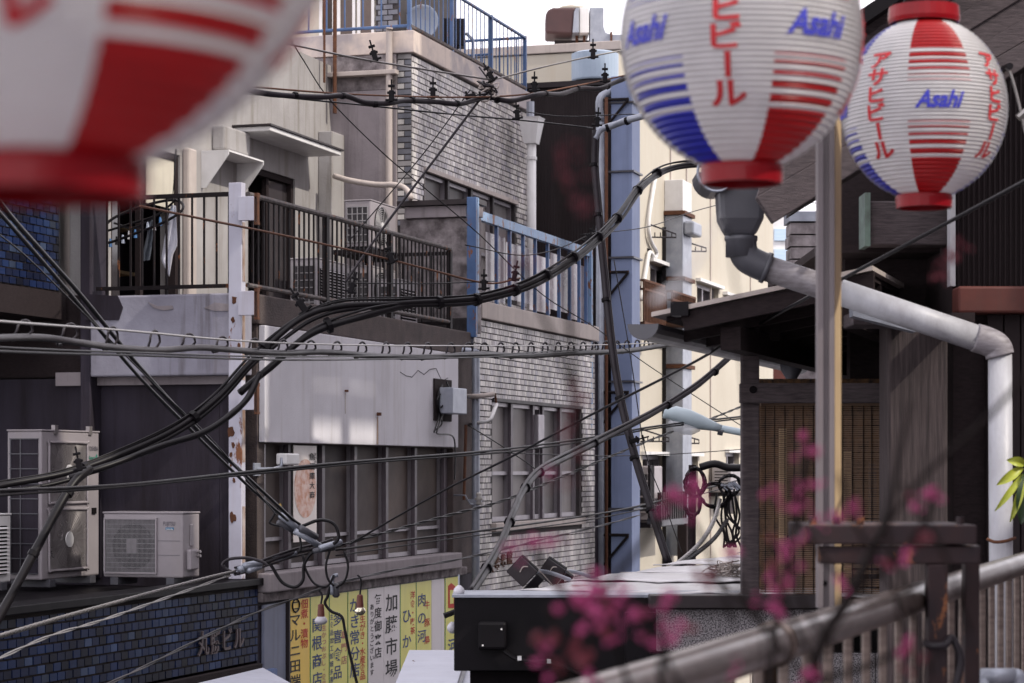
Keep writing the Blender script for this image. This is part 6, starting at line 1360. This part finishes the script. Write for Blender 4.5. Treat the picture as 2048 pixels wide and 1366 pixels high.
# long thin cable to the upper right, and straight wires
wire('long_cable', 'thin dark cable rising from the splice across the whole picture to the upper right', [(700,1088,13.8),(880,985,13.2),(1000,925,12.6),(1200,820,11.4),(1380,728,10.4),(1500,660,9.4),(1640,582,8.3),(1850,468,7.2),(2100,335,6.2)], .0065)
wire('leaning_cable', 'dark straight conduit leaning from the brown wall down to the tin roof', [(1190,262,17.5),(1188,330,17.5),(1196,430,17.4),(1212,600,17.2),(1232,760,17),(1264,900,16.8),(1300,1020,16.6),(1334,1125,16.4)], .03, M_grayc, strands=[(0, 0, .022), (.026, .0, .013)], ties=[.15,.3,.45,.62,.75,.88], n=9)
wire('leaning_cable', 'pale upper end of the leaning conduit bending right behind the centre lantern', [(1190,275,17.5),(1200,262,17.5),(1225,252,17.5),(1260,240,17.4),(1320,222,17.3)], .026, M_galv, ties=[.4,.7], n=9)
wire('conduit', 'thick grey conduit climbing from the tin roof past the tall windows to the lean-to', [(940,1190,11.8),(965,1150,12.2),(1000,1090,12.8),(1025,1030,13.3),(1045,985,13.8),(1075,948,14.3),(1120,920,15),(1200,880,16),(1300,830,16.8),(1390,775,17.4),(1450,725,17.8),(1500,680,18.2)], .025, M_grayc, strands=[(0, 0, .0205), (.0, .028, .010)], ties=[.12,.25,.38,.46,.62,.75,.86], n=9)
wire('undulating_cable', 'wavy grey cable lashed to a rusty messenger wire at the upper centre', [(490,178,14),(540,186,14.2),(640,194,14.5),(690,192,14.7),(730,206,14.9),(770,208,15),(810,200,15.2),(870,203,15.5),(920,207,15.7),(970,196,16),(1020,203,16.2),(1080,188,16.5),(1120,188,16.8),(1160,175,17.1),(1200,178,17.3),(1230,166,17.5),(1262,152,17.7)], .018, M_grayc, ties=[.12,.2,.3,.4,.5,.6,.7,.8,.9], n=9)
wire('messenger_wire', 'rusty messenger wire above the wavy cable at the upper centre', [(490,172,14),(700,188,14.8),(900,195,15.6),(1040,190,16.3),(1160,170,17.1),(1262,148,17.7)], .006, M_rustwire)
wire('bright_wire', 'bright steel wire from the left lantern to the knot at the upper centre', [(560,85,14.5),(700,114,15),(840,138,15.5),(985,160,16)], .007, M_steel)
wire('bright_wire', 'bright steel wire rising from the knot to the centre lantern', [(985,160,16),(1080,136,16.4),(1180,114,16.9),(1270,96,17.2)], .006, M_steel)
wire('stay_wire', 'straight diagonal stay wire from the knot down to the balcony units', [(975,185,16),(950,212,15.9),(850,345,15.6),(760,465,15.4),(690,565,15.2)], .009, M_grayc)
wire('dark_wire', 'dark wire crossing the upper tiled wall to the white hopper', [(600,198,15),(720,210,15.5),(900,228,16.2),(1040,240,16.8),(1185,256,17.5)], .006)
wire('rusty_wire', 'rusty wire running across the balcony railing to the blue terrace post', [(280,412,12),(420,440,12.8),(560,470,13.6),(720,505,14.5),(860,540,15.3),(975,566,16),(1040,556,16.4)], .007, M_rustwire)
TH = 'thin telephone wires'
for lb, pts in (('thin wire slanting over the grey side wall down to the blue terrace post', [(600,110,15),(660,200,15.2),(770,310,15.6),(860,385,16),(960,470,16.4),(1080,585,17),(1190,655,17.6),(1310,740,18.5),(1480,850,20)]),
    ('thin wire from the knot slanting down to the upper windows', [(940,180,16),(860,290,15.8),(790,375,15.6),(700,480,15.4)]),
    ('thin wire crossing the cream wall below the bent grey flue', [(1160,470,18),(1290,455,19),(1380,425,20),(1480,398,21)]),
    ('thin wire across the dark brown metal wall', [(1040,222,17),(1130,233,17.4),(1260,228,18)]),
    ('thin wire along the foot of the blue duct to the cable tangle', [(1000,905,17),(1200,912,18.5),(1350,908,19.5),(1500,898,20.5)]),
    ('thin black wire falling beside the blue duct', [(1228,520,17.4),(1262,720,17.3),(1290,900,17.2),(1330,1010,17),(1365,1110,16.8)]),
    ('thin wire from the meter box across to the tall windows', [(935,850,15),(1000,890,15.5),(1060,930,16),(1080,948,16.3)]),
    ('thin wire from the balcony units to the terrace rail', [(700,566,15.2),(850,567,15.6),(990,562,16.2)]),
    ('thin wire between the right lantern and the top rail of the terrace', [(930,490,16),(1060,510,16.6),(1180,468,17.4),(1280,385,18)])):
    wire('thin_wire', lb, pts, .004 if 'telephone' else .004, group=TH)
# wire clamps
random.seed(13)
def clamp(lb, x_, y_, Y_, tilt=0, s=1.0):
    o = thing('wire_clamp', lb, 'clamp', 'black wire clamps'); c = Vector(P(x_, y_, Y_)); R_ = Matrix.Rotation(tilt, 3, 'Y'); fr = lambda p: tuple(c+R_ @ (Vector(p)*s))
    MB(fr).box(-.022, .022, -.02, .02, -.065, .03).build('body', M_black, o, .006); MB(fr).box(-.035, .035, -.012, .012, .0, .02).build('jaw', M_black, o, .003)
    MB(fr).tube([(0, 0, .03), (0, 0, .12)], .007, 6).build('stud', M_black, o); MB(fr).box(-.028, .028, -.015, .015, .055, .075).build('nut', M_black, o, .003); MB(fr).tube([(-.05, 0, -.05), (.05, 0, -.045)], .01, 6).build('bolt', M_black, o)
for lb, x_, y_, Y_, tl in (('black wire clamp on the bright wire near the left lantern', 748, 108, 15.2, -.3), ('black wire clamp on the wavy cable over the corner of the tiled wall', 783, 188, 15, 0), ('tall black wire clamp on the wavy cable in front of the tiled wall', 866, 182, 15.5, 0), ('black wire clamp lying along the wavy cable left of the knot', 945, 192, 15.9, 1.4), ('black wire clamp at the corner of the roof parapet', 980, 150, 16, -.5), ('black wire clamp on the wavy cable below the blue roof rail', 1069, 170, 16.4, 0), ('black wire clamp on the dark wire above the white hopper', 1034, 226, 16.7, -.1), ('black wire clamp in front of the pale cowl', 1186, 104, 16.9, 0), ('black wire clamp where the wavy cable meets the drainpipe', 1210, 152, 17.3, 0), ('black wire clamp at the top of the leaning conduit', 1195, 240, 17.4, .1), ('black wire clamp where the bundle crosses the leaning conduit', 1178, 474, 16.9, .4), ('black wire clamp at the foot of the stay wire by the balcony units', 705, 572, 15.1, .3), ('black wire clamp hanging on the rusty wire before the rack', 781, 512, 14.8, -.3), ('left black wire clamp on the rusty wire at the terrace post', 968, 566, 15.9, 0), ('brown black wire clamp standing by the terrace bars', 1030, 548, 16.3, .2), ('black wire clamp on the bundle over the twin-fan unit', 157, 925, 10.5, -.2), ('small black wire clamp above the bundle at the brown kerb', 602, 608, 11.5, -.6), ('black wire clamp on the twin wires at the leaning conduit', 1272, 880, 16.5, 1.3)):
    clamp(lb, x_, y_, Y_, tl, .8 if Y_ > 11 else .62)
kn = thing('wire_knot', 'knot of twisted wire ends where the stay wire meets the wavy cable', 'wire'); random.seed(17)
for i in range(9):
    q = [Vector(P(978+random.gauss(0, 10), 175+random.gauss(0, 14), 16+random.gauss(0, .03))) for _ in range(5)]; MB().tube(catmull(q, 5), .006, 5).build('strand', M_grayc if i % 2 else M_beige, kn, smooth=True)
sp_ = thing('cable_splice', 'grey clamped cable splice with loops in front of the frosted windows', 'cable splice')
for i, (a, b, r_) in enumerate((((562,1030),(600,1062),.022),((556,1044),(592,1066),.016),((590,1062),(640,1092),.018),((600,1056),(632,1074),.022),((640,1096),(682,1084),.018),((628,1102),(668,1096),.016),((548,1118),(592,1106),.015))):
    MB().tube([P(a[0], a[1], 13.4), P(b[0], b[1], 13.5)], r_, 8).build('sleeve', M_galv if i % 2 == 0 else M_pvc, sp_, smooth=True)
for pts in ([(605,1052),(640,1040),(668,1048),(677,1075),(660,1092),(625,1105),(608,1130),(606,1160),(590,1174),(565,1165),(545,1135),(535,1120)], [(606,1110),(612,1140),(630,1168),(655,1172),(668,1150)], [(660,1100),(652,1130),(656,1158),(668,1172)], [(688,1102),(696,1130),(690,1160),(672,1176)], [(558,1012),(545,1035),(540,1046),(560,1052),(585,1052)], [(598,1066),(602,1090),(600,1104)]):
    MB().tube(catmull([P(x_, y_, 13.45) for x_, y_ in pts], 6), .010 if len(pts) > 5 else .007, 6).build('loop', M_blackpl, sp_, smooth=True)
MB().tube([P(557,1008,13.4), P(559,1014,13.4)], .014, 8).build('cap', flat('yellow_cap', (.5,.32,.05)), sp_)
sp2 = thing('cable_splice', 'silver bound cable splice at the end of the steel strand by the white column', 'cable splice')
for i, (a, b, r_) in enumerate((((478,1140),(505,1130),.022),((488,1132),(522,1126),.020),((496,1142),(520,1134),.016),((470,1146),(486,1138),.016))): MB().tube([P(a[0], a[1], 12.9), P(b[0], b[1], 13.0)], r_, 8).build('sleeve', M_galv, sp2, smooth=True)
MB().tube(catmull([P(x_, y_, 12.9) for x_, y_ in ((480,1148),(455,1140),(446,1128),(460,1118),(495,1116),(525,1124),(535,1132))], 6), .009, 6).build('loop', M_grayc, sp2, smooth=True)
# hanging bulbs and pull wire
def bulb(lb, x_, y0, ys, y1, r_, mat, Y_):
    o = thing('hanging_bulb', lb, 'light bulb', 'bulbs hanging from the wires'); c = P(x_, (ys+y1)/2, Y_); k = Y_/F
    MB().tube(catmull([P(x_-5, y0, Y_), P(x_+2, y0+10, Y_), P(x_, ys-24, Y_)], 4), .006, 6).build('cord', M_blackpl, o)
    MB().lathe([(4*k, 26*k+ys*0), (6*k, 24*k), (7.5*k, 2*k), (8*k, 0)], (c[0], c[1], P(x_, ys+2, Y_)[2]), 14).build('socket', M_bulbr, o, smooth=False)
    R_ = r_*k; h = (y1-ys)*k; zc = P(x_, ys, Y_)[2]
    MB().lathe([(.5*R_, 0), (.8*R_, -.2*h), (R_, -.5*h), (.95*R_, -.68*h), (.6*R_, -.92*h), (.05*R_, -h)], (c[0], c[1], zc), 20).build('glass', mat, o, smooth=True)
bulb('white reflector bulb in a red brown socket hanging left before the shop signs', 642, 1180, 1232, 1250, 13, M_bulbw, 13.6)
bulb('silver mirrored bulb in a red socket hanging right before the shop signs', 720, 1150, 1213, 1231, 11.5, M_mirror, 14.0)
wire('pull_wire', 'black wire dropping from the insulator hook before the shop signs to the bottom edge', [(660,1172,13.6),(655,1192,13.6),(650,1206,13.6),(662,1222,13.6),(683,1234,13.6),(690,1262,13.6),(700,1310,13.6),(716,1376,13.6)], .009)
hk = thing('insulator_hook', 'grey hook with round insulator holding the wires before the shop signs', 'insulator')
MB().tube(catmull([P(676,1150,13.6), P(668,1152,13.6), P(664,1162,13.6), P(664,1190,13.6)], 5), .012, 8).build('hook', M_galv, hk, smooth=True); MB().lathe([(.012, -.045), (.024, -.03), (.018, 0), (.024, .02), (.01, .04)], P(672, 1180, 13.62), 14).build('insulator', M_pvc, hk, smooth=True)
# black cable tangle at the cream wall
tg = thing('cable_tangle', 'tangle of black cable coils and loose ends left of the lean-to post', 'cable'); random.seed(31); Yt = 17.5
def coil(cx, cy, rx, ry, n, r_):
    for i in range(n):
        q = []; a0 = random.random()*6
        for j in range(15): a = a0+j*.45; q.append(P(cx+rx*math.cos(a)*random.uniform(.8, 1.1), cy+ry*math.sin(a)*random.uniform(.85, 1.1), Yt+random.gauss(0, .03)))
        MB().tube(catmull(q, 4), r_, 5).build('coil', M_blackpl, tg, smooth=True)
coil(1390, 965, 20, 28, 5, .011); coil(1430, 990, 30, 24, 4, .010); coil(1460, 970, 22, 20, 5, .010); coil(1385, 1000, 16, 34, 3, .011)
for i in range(9):
    x_ = 1440+random.uniform(-10, 30); q = [P(x_, 985+random.uniform(-10, 10), Yt), P(x_+random.uniform(-12, 12), 1030, Yt), P(x_+random.uniform(-22, 22), 1065, Yt), P(x_+random.uniform(-12, 16), 1095, Yt)]; MB().tube(catmull(q, 5), .009, 5).build('loose_end', M_blackpl, tg, smooth=True)
MB().tube(catmull([P(1400,935,Yt), P(1430,928,Yt), P(1460,936,Yt), P(1510,934,Yt)], 5), .03, 7).build('main_cable', M_blackpl, tg, smooth=True)
for i in range(6): a = 1442+i*5; MB().tube([P(a, 968+random.uniform(-6, 6), Yt-.05), P(a+14, 974+random.uniform(-6, 6), Yt-.05)], .011, 6).build('sleeve', M_galv, tg)
MB().tube([P(1385,930,Yt+.1), P(1384,1050,Yt+.1), (X(1384, Yt), Yt+.1, 0)], .03, 8).build('post', M_darkwood, tg)
wire('rope_strand', 'upper pale twisted rope hanging from the cable tangle onto the tin roof', [(1440,1000,17.4),(1428,1040,16.5),(1405,1080,15.4),(1370,1115,14.2),(1325,1146,13),(1280,1162,12),(1215,1168,11.4),(1130,1180,10.7)], .008, M_steel, twist=.09)
wire('rope_strand', 'lower grey twisted rope hanging from the cable tangle onto the tin roof', [(1454,1040,17.4),(1430,1075,16.3),(1395,1105,15),(1355,1132,13.6),(1300,1158,12.2),(1250,1172,11.5),(1180,1182,10.9)], .008, M_grayc, twist=.09)
wj = thing('wire_scrap', 'crumpled pale wire mesh lying on the tin roof beside the post', 'wire'); random.seed(41)
for i in range(16):
    q = [P(1452+random.gauss(0, 18), 1140+random.gauss(0, 9), 11.2+random.gauss(0, .08)) for _ in range(5)]; MB().tube(catmull(q, 5), .003, 4).build('wire', M_beige, wj, smooth=True)
finalize()
